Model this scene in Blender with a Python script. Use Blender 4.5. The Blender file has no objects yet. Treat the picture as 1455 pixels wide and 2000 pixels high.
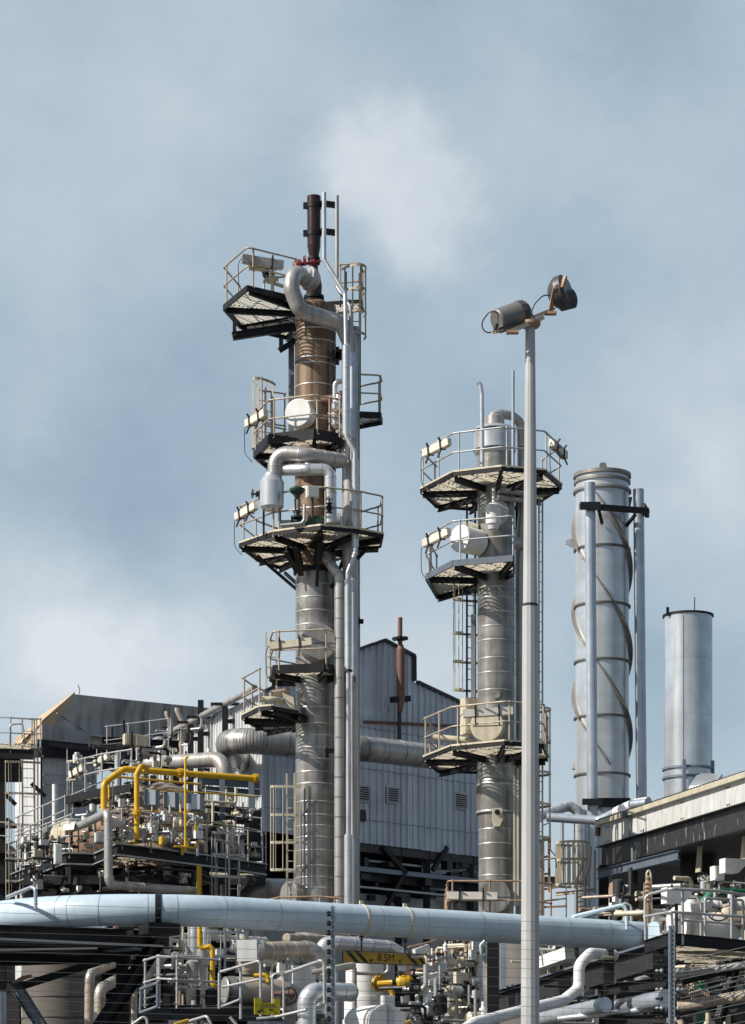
import bpy, math, random, bmesh
from mathutils import Vector, Matrix
RND = random.Random(11)
F, HY, CX, CZ = 5200., 2270., 727.5, 3.5      # focal length and horizon in photo pixels, image centre, eye height
C = bpy.context.scene.collection
V = Vector
def W(px, py, D): return V(((px-CX)/F*D, D, CZ+(HY-py)/F*D))
def WZ(px, py, z): return W(px, py, (z-CZ)*F/(HY-py))
def S(px, D): return px/F*D
def P(*a, D=None):                            # list of photo points -> world points
    return [W(p[0], p[1], p[2] if len(p) > 2 else D) for p in a]
def frame(d):
    d = d.normalized(); a = V((0,0,1)) if abs(d.z) < .95 else V((1,0,0))
    x = a.cross(d).normalized(); return x, d.cross(x).normalized(), d
def fillet(pts, rad, n=7):
    if len(pts) < 3 or rad <= 0: return [V(p) for p in pts]
    out = [V(pts[0])]
    for i in range(1, len(pts)-1):
        p, a, b = V(pts[i]), V(pts[i-1]), V(pts[i+1])
        u, w = (a-p), (b-p); lu, lw = u.length, w.length; u.normalize(); w.normalize()
        ang = u.angle(w)
        if ang > 3.05: out.append(p); continue
        t = min(rad/math.tan(ang/2), lu*.49 if i > 1 else lu*.98, lw*.49 if i < len(pts)-2 else lw*.98)
        r = t*math.tan(ang/2); bis = (u+w).normalized(); c = p+bis*(r/math.sin(ang/2))
        s0, s1 = p+u*t-c, p+w*t-c; th = s0.angle(s1)
        for k in range(n+1):
            q = k/n; out.append(c+(s0*math.sin((1-q)*th)+s1*math.sin(q*th))/math.sin(th))
    out.append(V(pts[-1])); return out
class MB:
    def __init__(s): s.v, s.f, s.m, s.s = [], [], [], []
    def add(s, vs, fs, mi=0, sm=False):
        o = len(s.v); s.v += [V(v) for v in vs]
        for f in fs: s.f.append([i+o for i in f]); s.m.append(mi); s.s.append(sm)
        return s
    def hexa(s, p, mi=0):
        return s.add(p, [(0,1,2,3),(7,6,5,4),(0,4,5,1),(1,5,6,2),(2,6,7,3),(3,7,4,0)], mi)
    def box(s, c, size, ang=0, mi=0):
        c = V(c); x, y, z = [q/2 for q in size]; m = Matrix.Rotation(ang, 3, 'Z')
        return s.hexa([c+m@V(q) for q in ((-x,-y,-z),(x,-y,-z),(x,y,-z),(-x,y,-z),(-x,-y,z),(x,-y,z),(x,y,z),(-x,y,z))], mi)
    def bar(s, a, b, w, h, mi=0, up=(0,0,1)):
        a, b = V(a), V(b); d = (b-a).normalized(); up = V(up)
        if abs(d.dot(up)) > .98: up = V((0,1,0))
        x = d.cross(up).normalized()*w/2; y = x.cross(d).normalized()*h/2
        return s.hexa([a-x-y, a+x-y, a+x+y, a-x+y, b-x-y, b+x-y, b+x+y, b-x+y], mi)
    def ibeam(s, a, b, w, h, mi=0, up=(0,0,1), t=.14):
        a, b = V(a), V(b); d = (b-a).normalized(); u = V(up)
        if abs(d.dot(u)) > .98: u = V((0,1,0))
        x = d.cross(u).normalized(); y = x.cross(d).normalized(); th = h*t*.5
        for q in (1,-1): s.bar(a+y*q*(h/2-th/2), b+y*q*(h/2-th/2), w, th, mi, u)
        return s.bar(a, b, w*.12, h-2*th-.002, mi, u)
    def tube(s, pts, r, n=10, mi=0, cap=True, closed=False):
        pts = [V(p) for p in pts]; k = len(pts); rr = r if isinstance(r, (list, tuple)) else [r]*k
        T = []
        for i in range(k):
            if closed: d = pts[(i+1) % k]-pts[i-1]
            else: d = pts[min(i+1, k-1)]-pts[max(i-1, 0)]
            T.append(d.normalized() if d.length > 1e-9 else V((0,0,1)))
        x, y, _ = frame(T[0]); vs = []; rings = []
        for i in range(k):
            if i:
                x = x-T[i]*x.dot(T[i]); x.normalize(); y = T[i].cross(x)
            ring = [pts[i]+(x*math.cos(2*math.pi*j/n)+y*math.sin(2*math.pi*j/n))*rr[i] for j in range(n)]
            vs += ring; rings.append(ring)
        fs = []
        for i in range(k if closed else k-1):
            a, b = i*n, ((i+1) % k)*n
            for j in range(n): fs.append((a+j, a+(j+1) % n, b+(j+1) % n, b+j))
        s.add(vs, fs, mi, True)
        if cap and not closed:
            s.add(rings[0][::-1], [tuple(range(n))], mi); s.add(rings[-1], [tuple(range(n))], mi)
        return s
    def seams(s, pts, r, step, off=0, w=.018, h=.006, n=24, mi=1, lean=0):
        acc = off
        for a, b in zip(pts, pts[1:]):
            L = (b-a).length; d = (b-a).normalized() if L else V((0,0,1))
            while acc < L:
                p = a+d*acc; s.tube([p-d*w, p+d*w], r+h, n, mi); acc += step
            acc -= L
        return s
    def pipe(s, pts, r, bend=1.5, n=20, seam=0, mi=0, smi=1, eseam=0):
        q = fillet(pts, r*2*bend, 10); s.tube(q, r, n, mi)
        if seam:
            for a, b in zip(q, q[1:]):
                L = (b-a).length
                if L > seam*.6:
                    c = max(1, int(L/seam)); d = (b-a).normalized()
                    for i in range(c+1):
                        p = a+d*(L*(i/c) if 0 < i < c else (L*.01 if i == 0 else L*.99)); s.tube([p-d*.018, p+d*.018], r+.007, n, smi)
                elif eseam and L > .02:
                    d = (b-a).normalized(); s.tube([a-d*.012, a+d*.012], r*1.018, n, smi)
        return s
    def lathe(s, base, prof, n=28, mi=0, axis=(0,0,1), cap=True, smooth=True):
        x, y, z = frame(V(axis)); base = V(base); vs = []
        for h, r in prof:
            vs += [base+z*h+(x*math.cos(2*math.pi*j/n)+y*math.sin(2*math.pi*j/n))*r for j in range(n)]
        for i in range(len(prof)-1):
            s.add(vs[i*n:(i+2)*n], [(j, (j+1) % n, n+(j+1) % n, n+j) for j in range(n)], mi, smooth)
        if cap:
            s.add(vs[:n][::-1], [tuple(range(n))], mi); s.add(vs[-n:], [tuple(range(n))], mi)
        return s
    def prism(s, poly, vec, mi=0, smi=None):
        k = len(poly); vec = V(vec); a = [V(p) for p in poly]; b = [p+vec for p in a]
        s.add(a, [tuple(range(k))], mi); s.add(b, [tuple(range(k))[::-1]], mi)
        return s.add(a+b, [(i, k+i, k+(i+1) % k, (i+1) % k) for i in range(k)], mi if smi is None else smi)
    def ring(s, c, axis, R, r, n=24, mi=0, arc=None, m=8):
        x, y, z = frame(V(axis)); c = V(c)
        return s.tube([c+(x*math.cos(2*math.pi*j/n)+y*math.sin(2*math.pi*j/n))*R for j in range(n)], r, m, mi, closed=True)
    def sphere(s, c, r, n=14, mi=0, sz=1, axis=(0,0,1)):
        return s.lathe(V(c)-V(axis).normalized()*r*sz, [(r*sz*(1-math.cos(math.pi*i/8)), max(r*math.sin(math.pi*i/8), .001)) for i in range(9)], n, mi, axis, cap=False)
    def wheel(s, c, axis, R, n=24, mi=0, spokes=5, r=.02):
        x, y, z = frame(V(axis)); c = V(c); s.ring(c, axis, R, r, n, mi)
        for i in range(spokes):
            t = 2*math.pi*i/spokes+.3; s.tube([c, c+(x*math.cos(t)+y*math.sin(t))*R], r*.7, 6, mi)
        return s.tube([c-z*.04, c+z*.04], r*2, 8, mi)
    def build(s, name, mats, origin=(0,0,0), parent=None, label=None):
        me = bpy.data.meshes.new(name); o = V(origin)
        me.from_pydata([v-o for v in s.v], [], s.f)
        for m in (mats if isinstance(mats, (list, tuple)) else [mats]): me.materials.append(m)
        k = len(me.materials)
        me.polygons.foreach_set('material_index', [min(q, k-1) for q in s.m])
        me.polygons.foreach_set('use_smooth', s.s)
        bm = bmesh.new(); bm.from_mesh(me); bmesh.ops.recalc_face_normals(bm, faces=bm.faces); bm.to_mesh(me); bm.free()
        ob = bpy.data.objects.new(name, me); C.objects.link(ob)
        if parent is not None: ob.parent = parent
        else: ob.location = o
        if label: ob['label'] = label
        return ob
def tag(o, label, cat, group=None):
    o['label'] = label; o['category'] = cat
    if group: o['group'] = group
    return o
def struct(o): o['kind'] = 'structure'; return o
class Thing:
    def __init__(s, name, label, cat, loc, group=None):
        s.o = bpy.data.objects.new(name, None); s.o.empty_display_size = .2; C.objects.link(s.o)
        s.l = V(loc); s.o.location = s.l; tag(s.o, label, cat, group)
    def part(s, name, mb, mats, parent=None, label=None):
        return mb.build(name, mats, s.l, parent or s.o, label)
def single(name, mb, mats, label, cat, group=None, loc=None):
    return tag(mb.build(name, mats, loc if loc is not None else (mb.v[0] if mb.v else (0,0,0))), label, cat, group)

# ---------------------------------------------------------------- materials
def mat(name, col, rough=.5, metal=0., col2=None, streak=0., rust=0., rcol=(.22,.09,.035), scale=2.5, bump=.0, var=.12, seed=0, band=0., spec=.5, sheets=None):
    m = bpy.data.materials.new(name); m.use_nodes = True; nt = m.node_tree; N = nt.nodes; L = nt.links; b = N['Principled BSDF']
    tc = N.new('ShaderNodeNewGeometry'); mp = N.new('ShaderNodeMapping'); mp.inputs['Location'].default_value = (seed*3.1, seed*1.7, 0)
    L.new(tc.outputs['Position'], mp.inputs['Vector'])
    def noise(sc, det, stretch=None):
        n = N.new('ShaderNodeTexNoise'); n.inputs['Scale'].default_value = sc; n.inputs['Detail'].default_value = det
        if stretch:
            q = N.new('ShaderNodeMapping'); q.inputs['Scale'].default_value = stretch; L.new(mp.outputs[0], q.inputs['Vector']); L.new(q.outputs[0], n.inputs['Vector'])
        else: L.new(mp.outputs[0], n.inputs['Vector'])
        return n.outputs['Fac']
    def mr(f, a, c, lo=0., hi=1.):
        q = N.new('ShaderNodeMapRange'); q.inputs[1].default_value = a; q.inputs[2].default_value = c; q.inputs[3].default_value = lo; q.inputs[4].default_value = hi
        L.new(f, q.inputs[0]); return q.outputs[0]
    def mix(f, a, c):
        q = N.new('ShaderNodeMix'); q.data_type = 'RGBA'
        if isinstance(f, float): q.inputs[0].default_value = f
        else: L.new(f, q.inputs[0])
        for s_, k in ((a, 6), (c, 7)):
            if isinstance(s_, (tuple, list)): q.inputs[k].default_value = (*s_[:3], 1)
            else: L.new(s_, q.inputs[k])
        return q.outputs[2]
    lo = tuple(c*(1-var) for c in col); hi = tuple(min(1, c*(1+var)) for c in col)
    c = mix(mr(noise(scale, 5), .3, .7), lo, hi)
    if streak:
        c = mix(mr(noise(scale*2.2, 4, (1,1,.07)), .45, .72, 0, streak), c, col2 or tuple(q*.45 for q in col))
    if band:   # patches of differently weathered sheet metal
        c = mix(mr(noise(.9, 1, (.2,.2,2.2)), .42, .6, 0, band), c, col2 or tuple(q*.6 for q in col))
    if sheets:   # each sheet of cladding has its own tone
        ax, size, amt = sheets; sp_ = N.new('ShaderNodeSeparateXYZ'); L.new(mp.outputs[0], sp_.inputs[0])
        def fl(src, k):
            a_ = N.new('ShaderNodeMath'); a_.operation = 'MULTIPLY'; a_.inputs[1].default_value = k; L.new(src, a_.inputs[0])
            b_ = N.new('ShaderNodeMath'); b_.operation = 'FLOOR'; L.new(a_.outputs[0], b_.inputs[0]); return b_.outputs[0]
        cm = N.new('ShaderNodeCombineXYZ'); L.new(fl(sp_.outputs[ax], 1/size), cm.inputs[0])
        if ax == 2: L.new(fl(sp_.outputs[0], 1.6), cm.inputs[1])
        wn_ = N.new('ShaderNodeTexWhiteNoise'); wn_.noise_dimensions = '2D'; L.new(cm.outputs[0], wn_.inputs[0])
        c = mix(mr(wn_.outputs[0], 0, 1, 0, amt), c, col2 or tuple(q*.5 for q in col))
    if rust:
        c = mix(mr(noise(scale*1.3, 7, (1,1,.45)), .74-rust*.35, .86-rust*.3), c, rcol)
    L.new(c, b.inputs['Base Color'])
    L.new(mr(noise(scale*3, 4, (1,1,.15)), .3, .7, max(.05, rough-(.1 if metal < .3 else .03)), min(1, rough+(.12 if metal < .3 else .04))), b.inputs['Roughness'])
    b.inputs['Metallic'].default_value = metal; b.inputs['Specular IOR Level'].default_value = spec
    if bump:
        bp = N.new('ShaderNodeBump'); bp.inputs['Strength'].default_value = bump; bp.inputs['Distance'].default_value = .02
        L.new(noise(scale*2.5, 3), bp.inputs['Height']); L.new(bp.outputs[0], b.inputs['Normal'])
    return m
K = {}
K['clad'] = mat('weathered aluminium cladding', (.4,.395,.385), .37, .5, (.15,.135,.115), 1., .05, (.2,.13,.08), bump=.35, band=.5, var=.2, sheets=(2,.41,.3))
K['cladseam'] = mat('cladding seam', (.52,.51,.5), .4, .6, var=.2)
K['cladrust'] = mat('rust streaked cladding', (.27,.19,.125), .48, .15, (.085,.045,.025), 1., .3, bump=.3, band=.6, sheets=(2,.6,.35))
K['alu'] = mat('bright aluminium jacket', (.66,.68,.71), .3, .6, (.36,.35,.33), .3, bump=.1)
K['aludull'] = mat('dull aluminium jacket', (.47,.46,.45), .38, .5, (.25,.23,.2), .7, bump=.15)
K['tanclad'] = mat('tan stained jacket', (.44,.38,.31), .5, .2, (.28,.2,.13), .7, .12, (.3,.17,.07), bump=.15)
K['alubrown'] = mat('brown grey riser jacket', (.34,.33,.32), .5, .3, (.19,.15,.12), .6)
K['bluepipe'] = mat('pale blue painted pipe', (.5,.62,.72), .38, 0, (.36,.42,.46), .3, .03, (.3,.3,.24), var=.06, bump=.05)
K['white'] = mat('white paint', (.78,.79,.79), .45, 0, (.5,.44,.36), .3, .04)
K['cream'] = mat('cream galvanised steel', (.6,.55,.43), .5, .1, (.33,.24,.14), .4, .1)
K['rail'] = mat('weathered galvanised rail', (.44,.39,.32), .5, .2, (.26,.15,.08), .5, .22)
K['railg'] = mat('grey galvanised rail', (.45,.46,.47), .45, .4)
K['railrust'] = mat('rusty rail', (.4,.28,.19), .6, .1, (.25,.1,.05), .6, .4)
K['grate'] = mat('grating', (.5,.46,.37), .6, .1, (.28,.2,.12), .3, .1)
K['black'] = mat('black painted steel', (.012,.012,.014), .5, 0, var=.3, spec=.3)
K['dark'] = mat('dark grey painted steel', (.025,.026,.03), .45, 0, (.06,.04,.03), .25, var=.25)
K['slate'] = mat('slate blue grey steel', (.12,.15,.19), .5, 0, var=.15)
K['yellow'] = mat('yellow paint', (.66,.4,.012), .42, 0, (.42,.22,.02), .5, .14, (.2,.1,.03), bump=.1)
K['maroon'] = mat('dark maroon paint', (.03,.012,.012), .3, 0, (.06,.02,.015), .4)
K['rustred'] = mat('rusted red oxide', (.15,.07,.05), .6, 0, (.26,.17,.13), .5, .1)
K['red'] = mat('red paint', (.2,.025,.018), .5)
K['green'] = mat('green paint', (.02,.15,.09), .35)
K['dgreen'] = mat('dark green paint', (.02,.055,.04), .35)
K['orange'] = mat('orange lagging', (.3,.18,.12), .7, 0, (.18,.13,.1), .6)
K['pinkclad'] = mat('pinkish stained lagging', (.3,.23,.19), .6, .1, (.15,.11,.09), .7)
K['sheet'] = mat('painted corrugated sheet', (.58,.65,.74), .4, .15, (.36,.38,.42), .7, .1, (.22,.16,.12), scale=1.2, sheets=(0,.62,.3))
K['sheetlit'] = mat('sunlit corrugated sheet', (.66,.69,.71), .45, .1, (.34,.34,.33), .4, .03, scale=1.2)  # lighter copy of the corrugated sheet, sunlight put into its colour
K['casing'] = mat('stained grey casing', (.44,.43,.42), .6, .1, (.11,.1,.09), .8, 0, scale=1.0)
K['casinglit'] = mat('sunlit tan casing top', (.56,.4,.24), .6, 0, (.4,.27,.16), .3)  # casing colour warmed and lightened for the sunlit slope
K['casingpale'] = mat('pale grey wall cladding', (.58,.6,.62), .55, 0, (.33,.3,.26), .6, scale=1.)
K['concrete'] = mat('stained tank shell', (.13,.115,.1), .7, 0, (.25,.25,.25), .4, .2, (.2,.14,.09), scale=.8)
K['pole'] = mat('painted lamp pole', (.47,.48,.485), .45, .1, (.36,.36,.35), .5, var=.1)
K['lamp'] = mat('lamp housing', (.2,.19,.185), .45, .2, (.12,.1,.09), .4, .08, var=.1)
K['lampdark'] = mat('lamp rear housing', (.07,.07,.08), .4, .2)
K['stack'] = mat('stack aluminium', (.66,.69,.72), .3, .62, (.44,.42,.38), .4, .04, (.4,.25,.13), scale=1.2, band=.25)
K['strakedark'] = mat('stack ring steel', (.13,.12,.11), .5, .3, (.25,.15,.08), .4)
K['stackpipe'] = mat('stack leg pipe', (.5,.56,.63), .32, .55, (.36,.38,.4), .4, scale=2)
K['stack2'] = mat('short stack steel', (.66,.7,.75), .28, .62, (.5,.5,.49), .5, scale=1.5, bump=.15, sheets=(2,1.9,.2))
K['strake'] = mat('strake steel', (.27,.26,.24), .45, .4, (.2,.14,.1), .5, .12)
K['fixwhite'] = mat('light fixture housing', (.72,.69,.62), .45, 0, (.5,.36,.2), .25, .06)
K['panelwhite'] = mat('peeling white panel', (.62,.63,.62), .5, 0, (.38,.36,.32), .5, .1, (.3,.22,.13))
K['girder'] = mat('black girder with flaked paint', (.035,.036,.04), .4, 0, rust=.34, rcol=(.55,.55,.53), scale=3.2, var=.2)
K['ground'] = mat('gravel and concrete', (.09,.085,.08), .9, 0, (.1,.1,.09), .2, scale=.5)
K['steelblue'] = mat('blue grey steel', (.2,.25,.31), .45, .4)
K['signyellow'] = mat('sign yellow', (.5,.3,.03), .6, 0, (.3,.2,.05), .4, .05, var=.12)
K['warnyellow'] = mat('warning yellow', (.8,.62,.01), .45, 0, var=.04)
K['ink'] = mat('sign black', (.015,.015,.012), .5)
K['glass'] = mat('lamp glass', (.2,.2,.2), .1)
K['rubber'] = mat('black cable', (.015,.015,.015), .5)
K['seamblue'] = mat('pipe seam paint', (.3,.37,.43), .5, 0, (.2,.17,.13), .4)
K['wire'] = mat('fence wire', (.22,.22,.23), .4, .5)
K['galv'] = mat('galvanised post', (.3,.34,.38), .45, .5)

# ---------------------------------------------------------------- repeated builders
def clip(poly, p, d):            # chords of line p + t*d inside a polygon (2D)
    ts = []
    k = len(poly)
    for i in range(k):
        a, b = poly[i], poly[(i+1) % k]; ex, ey = b[0]-a[0], b[1]-a[1]
        den = d[0]*ey-d[1]*ex
        if abs(den) < 1e-9: continue
        t = ((a[0]-p[0])*ey-(a[1]-p[1])*ex)/den; u = ((a[0]-p[0])*d[1]-(a[1]-p[1])*d[0])/den
        if 0 <= u < 1: ts.append(t)
    ts.sort(); return list(zip(ts[::2], ts[1::2]))
def grating(poly, z, ang=-.6, step=.11, w=.02, h=.025, cross=.4):
    mb = MB(); c = V((sum(p[0] for p in poly)/len(poly), sum(p[1] for p in poly)/len(poly)))
    for a, st, hh in ((ang, step, h), (ang+math.pi/2, cross, h*.6)):
        d = V((math.cos(a), math.sin(a))); n = V((-d.y, d.x)); R = max((V((p[0],p[1]))-c).length for p in poly)
        k = int(R/st)+1
        for i in range(-k, k+1):
            p = c+n*i*st
            for t0, t1 in clip(poly, p, d):
                q0, q1 = p+d*t0, p+d*t1
                zz = z-(.002 if a != ang else 0)
                mb.bar((q0.x,q0.y,zz-hh/2), (q1.x,q1.y,zz-hh/2), w, hh)
    return mb
def railing(pts, h=1.1, r=.026, step=1.3, mid=True, posts=True, ends=True, kick=0):
    mb = MB(); pts = [V(p) for p in pts]; up = V((0,0,1))
    mb.tube(fillet([p+up*h for p in pts], .12, 4), r, 7)
    if mid: mb.tube(fillet([p+up*h*.52 for p in pts], .12, 4), r*.9, 7)
    if posts:
        for i, (a, b) in enumerate(zip(pts, pts[1:])):
            k = max(1, round((b-a).length/step))
            for j in range(k+(1 if i == len(pts)-2 else 0)):
                p = a.lerp(b, (j+.12)/k if k > 1 or j == 0 else j/k) if j < k else b
                mb.tube([p-up*.12, p+up*h], r, 7); mb.box(p+up*.02, (.12,.06,.02))
                mb.sphere(p+up*h, r*1.6, 8); mb.sphere(p+up*h*.52, r*1.5, 8)
    return mb
def wallpts(pxs, z): return [WZ(a, b, z) for a, b in pxs]
def platform(T, pxs, z, ctr, rcol, rails, bh=.2, ang=-.6, beams=True, railmat='rail', edge='black', label=None, rh=1.1, brace=False):
    pts = wallpts(pxs, z); poly = [(p.x, p.y) for p in pts]
    dk = T.part('platform', grating(poly, z, ang), K['grate'], label=label)
    e = MB(); k = len(pts); bh = .12 if edge == 'cream' else bh*.6
    for i in range(k): e.bar(pts[i]-V((0,0,bh/2-.04)), pts[(i+1) % k]-V((0,0,bh/2-.04)), .05, bh)
    T.part('edge_beam', e, K['black' if edge == 'cream' else edge], dk)
    if edge == 'cream':
        e = MB()
        for i in range(k): e.bar(pts[i]+V((0,0,.055)), pts[(i+1) % k]+V((0,0,.055)), .08, .05)
        T.part('kick_plate', e, K['cream'], dk)
    if beams:
        for i in range(k):
            p = pts[i].lerp(pts[(i+1) % k], .0); d = V((p.x-ctr[0], p.y-ctr[1], 0))
            if d.length < rcol+.25: continue
            q = V((ctr[0], ctr[1], z))+d.normalized()*rcol*.8
            b = MB().ibeam(V((q.x,q.y,z-.15)), V((p.x,p.y,z-.12))-d.normalized()*.06, .1, .17)
            if brace and i % 2 == 0: b.bar(V((q.x,q.y,z-1.3)), V((p.x,p.y,z-.3))-d.normalized()*.5, .08, .08)
            T.part('support_beam', b, K['black'], dk)
    for rg in rails:
        T.part('railing', railing([pts[i % k] for i in rg] if all(isinstance(i, int) for i in rg) else wallpts(rg, z), rh), K[railmat], dk)
    return dk
def fixture(a, b, label, mt='fixwhite', h=.2, d=.16, cable=True, group='strip lights clamped to the platform railings'):
    a, b = V(a), V(b); T = Thing('strip_light', label, 'light fixture', (a+b)/2, group); u = (b-a).normalized(); n = u.cross(V((0,0,1))).normalized()
    T.part('housing', MB().bar(a, b, d, h), K[mt])
    T.part('diffuser', MB().bar(a+u*.04+V((0,0,-h/2-.012)), b-u*.04+V((0,0,-h/2-.012)), d*.8, .02), K['cream'])
    for t in (.25, .72):
        p = a.lerp(b, t); q = MB().bar(p-u*.025, p+u*.025, d+.05, h+.06)
        q.bar(p, p+n*.16+V((0,0,.18)), .04, .04).bar(p, p+n*.18+V((0,0,-.38)), .04, .04); T.part('clamp', q, K['dark'])
    if cable:
        T.part('cable', MB().tube(fillet([a, a-u*.12+V((0,0,-.1)), a-u*.1+V((0,0,-.8)), a+u*.25+V((0,0,-1.15))], .3, 5), .012, 5), K['rubber'])
def manway(T, c, d, r, L, mt='clad', lid=None, hinge=True, name='manway'):
    d = V(d).normalized(); c = V(c)
    mb = MB().lathe(c, [(0,r),(L*.55,r),(L*.56,r*1.05),(L,r*1.05)], 32, axis=d); o = T.part(name, mb, K[mt])
    x, y, z = frame(d)
    l = MB().lathe(c+d*(L+.001), [(0,r*1.02),(.035,r*1.02),(.04,r*.96)], 32, axis=d); 
    if hinge: l.bar(c+d*(L+.05)-x*r*.9, c+d*(L+.05)+x*r*.9, .03, .03)
    T.part('cover', l, K[lid or mt], o)
def valve(T, c, axis=(1,0,0), s=.2, mt='dark', wheel=(0,0,1), wm='black', parent=None):
    c = V(c); a = V(axis).normalized(); w = V(wheel).normalized()
    mb = MB().lathe(c-a*s*1.5, [(0,s),(s*.2,s),(s*.21,s*.55),(s*.8,s*.75),(s*1.5,s*.95),(s*2.2,s*.75),(s*2.79,s*.55),(s*2.8,s),(s*3,s)], 16, axis=a)
    mb.lathe(c, [(0,s*.6),(s*1.2,s*.5),(s*1.21,s*.8),(s*1.45,s*.8),(s*1.46,s*.25),(s*2.3,s*.2)], 12, axis=w)
    o = T.part('valve', mb, K[mt], parent)
    T.part('handwheel', MB().wheel(c+w*s*2.4, w, s*1.1, 16, r=s*.1), K[wm], o)
def ladder(T, top, bot, side, w=.42, mt='rail', cage=None, cr=.38, back=(0,-1,0), name='ladder', rung=.3, hoops=None, cm=None):
    top, bot = V(top), V(bot); sd = V(side).normalized(); L = (top-bot).length; u = (top-bot).normalized(); bk = V(back).normalized()
    mb = MB()
    for q in (-.5, .5): mb.bar(bot+sd*w*q, top+sd*w*q, .05, .05, up=bk)
    k = int(L/rung)
    for i in range(1, k): mb.tube([bot+u*i*rung-sd*w/2, bot+u*i*rung+sd*w/2], .014, 5)
    o = T.part(name, mb, K[mt])
    if hoops:
        cg = MB(); arc = []
        for j in range(11):
            t = math.pi*j/10; arc.append(sd*math.cos(t)*cr+bk*math.sin(t)*cr*1.7)
        for h in hoops:
            b = bot+u*h
            for p, q in zip(arc, arc[1:]): cg.bar(b+p, b+q, .014, .07)
        for j in (1, 3, 5, 7, 9): cg.bar(bot+u*min(hoops)+arc[j]*.985, bot+u*max(hoops)+arc[j]*.985, .045, .014, up=bk)
        T.part('safety_cage', cg, K[cm or mt], o)
    return o
def pipeT(name, label, pts, rpx, mt='alu', cat='pipe', group=None, bend=1.5, seam=0, smt='cladseam', flange=(), n=20, D=None, eseam=0, fmt='dark', world=False):
    w = [V(p) for p in pts] if world else P(*pts, D=D); r = S(rpx, w[0].y) if not world else rpx
    mb = MB().pipe(w, r, bend, n, seam, eseam=eseam)
    if not flange: return single(name, mb, [K[mt], K[smt]], label, cat, group, loc=w[0])
    T = Thing(name, label, cat, w[0], group); T.part('pipe_body', mb, [K[mt], K[smt]])
    for i, t in flange:
        a, b = w[i], w[i+1]; d = (b-a).normalized(); p = a.lerp(b, t)
        f = MB(); f.lathe(p-d*.05, [(0,r*1.55),(.045,r*1.55)], 20, axis=d); f.lathe(p+d*.005, [(0,r*1.55),(.045,r*1.55)], 20, axis=d)
        x, y, _ = frame(d)
        for j in range(10):
            c = p+(x*math.cos(j*.628)+y*math.sin(j*.628))*r*1.35; f.tube([c-d*.08, c+d*.08], .018, 6)
        T.part('flange', f, K[fmt])
    return T.o
def junction(c, size, label, mt='white', name='control_box', wedge=0, post=None, group=None):
    c = V(c); T = Thing(name, label, 'control box', c, group); sx, sy, sz = size
    p = [(-sx/2,-sz/2),(sx/2-wedge,-sz/2),(sx/2,-sz/2+wedge),(sx/2,sz/2),(-sx/2,sz/2)] if wedge else [(-sx/2,-sz/2),(sx/2,-sz/2),(sx/2,sz/2),(-sx/2,sz/2)]
    m = Matrix.Rotation(.35, 3, 'Z')
    T.part('casing', MB().prism([c+m@V((a,-sy/2,b)) for a, b in p], m@V((0,sy,0))), K[mt])
    if not wedge: T.part('lid', MB().bar(c+m@V((0,-sy/2-.012,-sz*.42)), c+m@V((0,-sy/2-.012,sz*.42)), sx*.84, .02, up=m@V((0,1,0))), K[mt])
    if post: T.part('post', MB().tube([c-V((0,0,sz/2-.02)), c-V((0,0,sz/2+post))], .04, 8), K['dark'])
    return T
# ---------------------------------------------------------------- camera, light, sky
cd = bpy.data.cameras.new('camera'); cam = bpy.data.objects.new('camera', cd); C.objects.link(cam)
cam.location = (0,0,CZ); cam.rotation_euler = (math.radians(90), 0, 0)
cd.sensor_fit = 'VERTICAL'; cd.sensor_height = 36; cd.sensor_width = 36; cd.lens = 36*F/2000; cd.shift_y = (HY-1000)/2000; cd.clip_end = 3000; cd.clip_start = .5
bpy.context.scene.camera = cam
SUN_EL, SUN_AZ = math.radians(38), math.radians(-112)      # azimuth measured from +Y (view direction) clockwise
sdir = V((math.sin(SUN_AZ)*math.cos(SUN_EL), math.cos(SUN_AZ)*math.cos(SUN_EL), math.sin(SUN_EL)))
sl = bpy.data.lights.new('sun', 'SUN'); sl.energy = 4.8; sl.angle = math.radians(.5); sl.color = (1,.93,.83)
so = bpy.data.objects.new('sun', sl); C.objects.link(so); so.rotation_euler = sdir.to_track_quat('Z', 'Y').to_euler(); so.location = (-30,-20,60)
w = bpy.data.worlds.new('World'); bpy.context.scene.world = w; w.use_nodes = True; nt = w.node_tree; N = nt.nodes; L = nt.links
bg = N['Background']; bg.inputs[1].default_value = .1
sky = N.new('ShaderNodeTexSky'); sky.sky_type = 'NISHITA'; sky.sun_disc = False; sky.sun_elevation = SUN_EL; sky.sun_rotation = SUN_AZ
tc = N.new('ShaderNodeTexCoord'); vec = tc.outputs['Generated']
def mth(op, a, b=None, clampv=False):
    n = N.new('ShaderNodeMath'); n.operation = op; n.use_clamp = clampv
    for i, q in enumerate((a, b)):
        if q is None: continue
        if isinstance(q, (int, float)): n.inputs[i].default_value = q
        else: L.new(q, n.inputs[i])
    return n.outputs[0]
def wn(scale, det, off=0, rough=.55, stretch=None):
    n = N.new('ShaderNodeTexNoise'); n.inputs['Scale'].default_value = scale; n.inputs['Detail'].default_value = det; n.inputs['Roughness'].default_value = rough
    mp = N.new('ShaderNodeMapping'); mp.inputs['Location'].default_value = (off, off*.7, off*1.3)
    if stretch: mp.inputs['Scale'].default_value = stretch; mp.inputs['Rotation'].default_value = (0,math.radians(28),0)
    L.new(vec, mp.inputs['Vector']); L.new(mp.outputs[0], n.inputs['Vector']); return n
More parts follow.
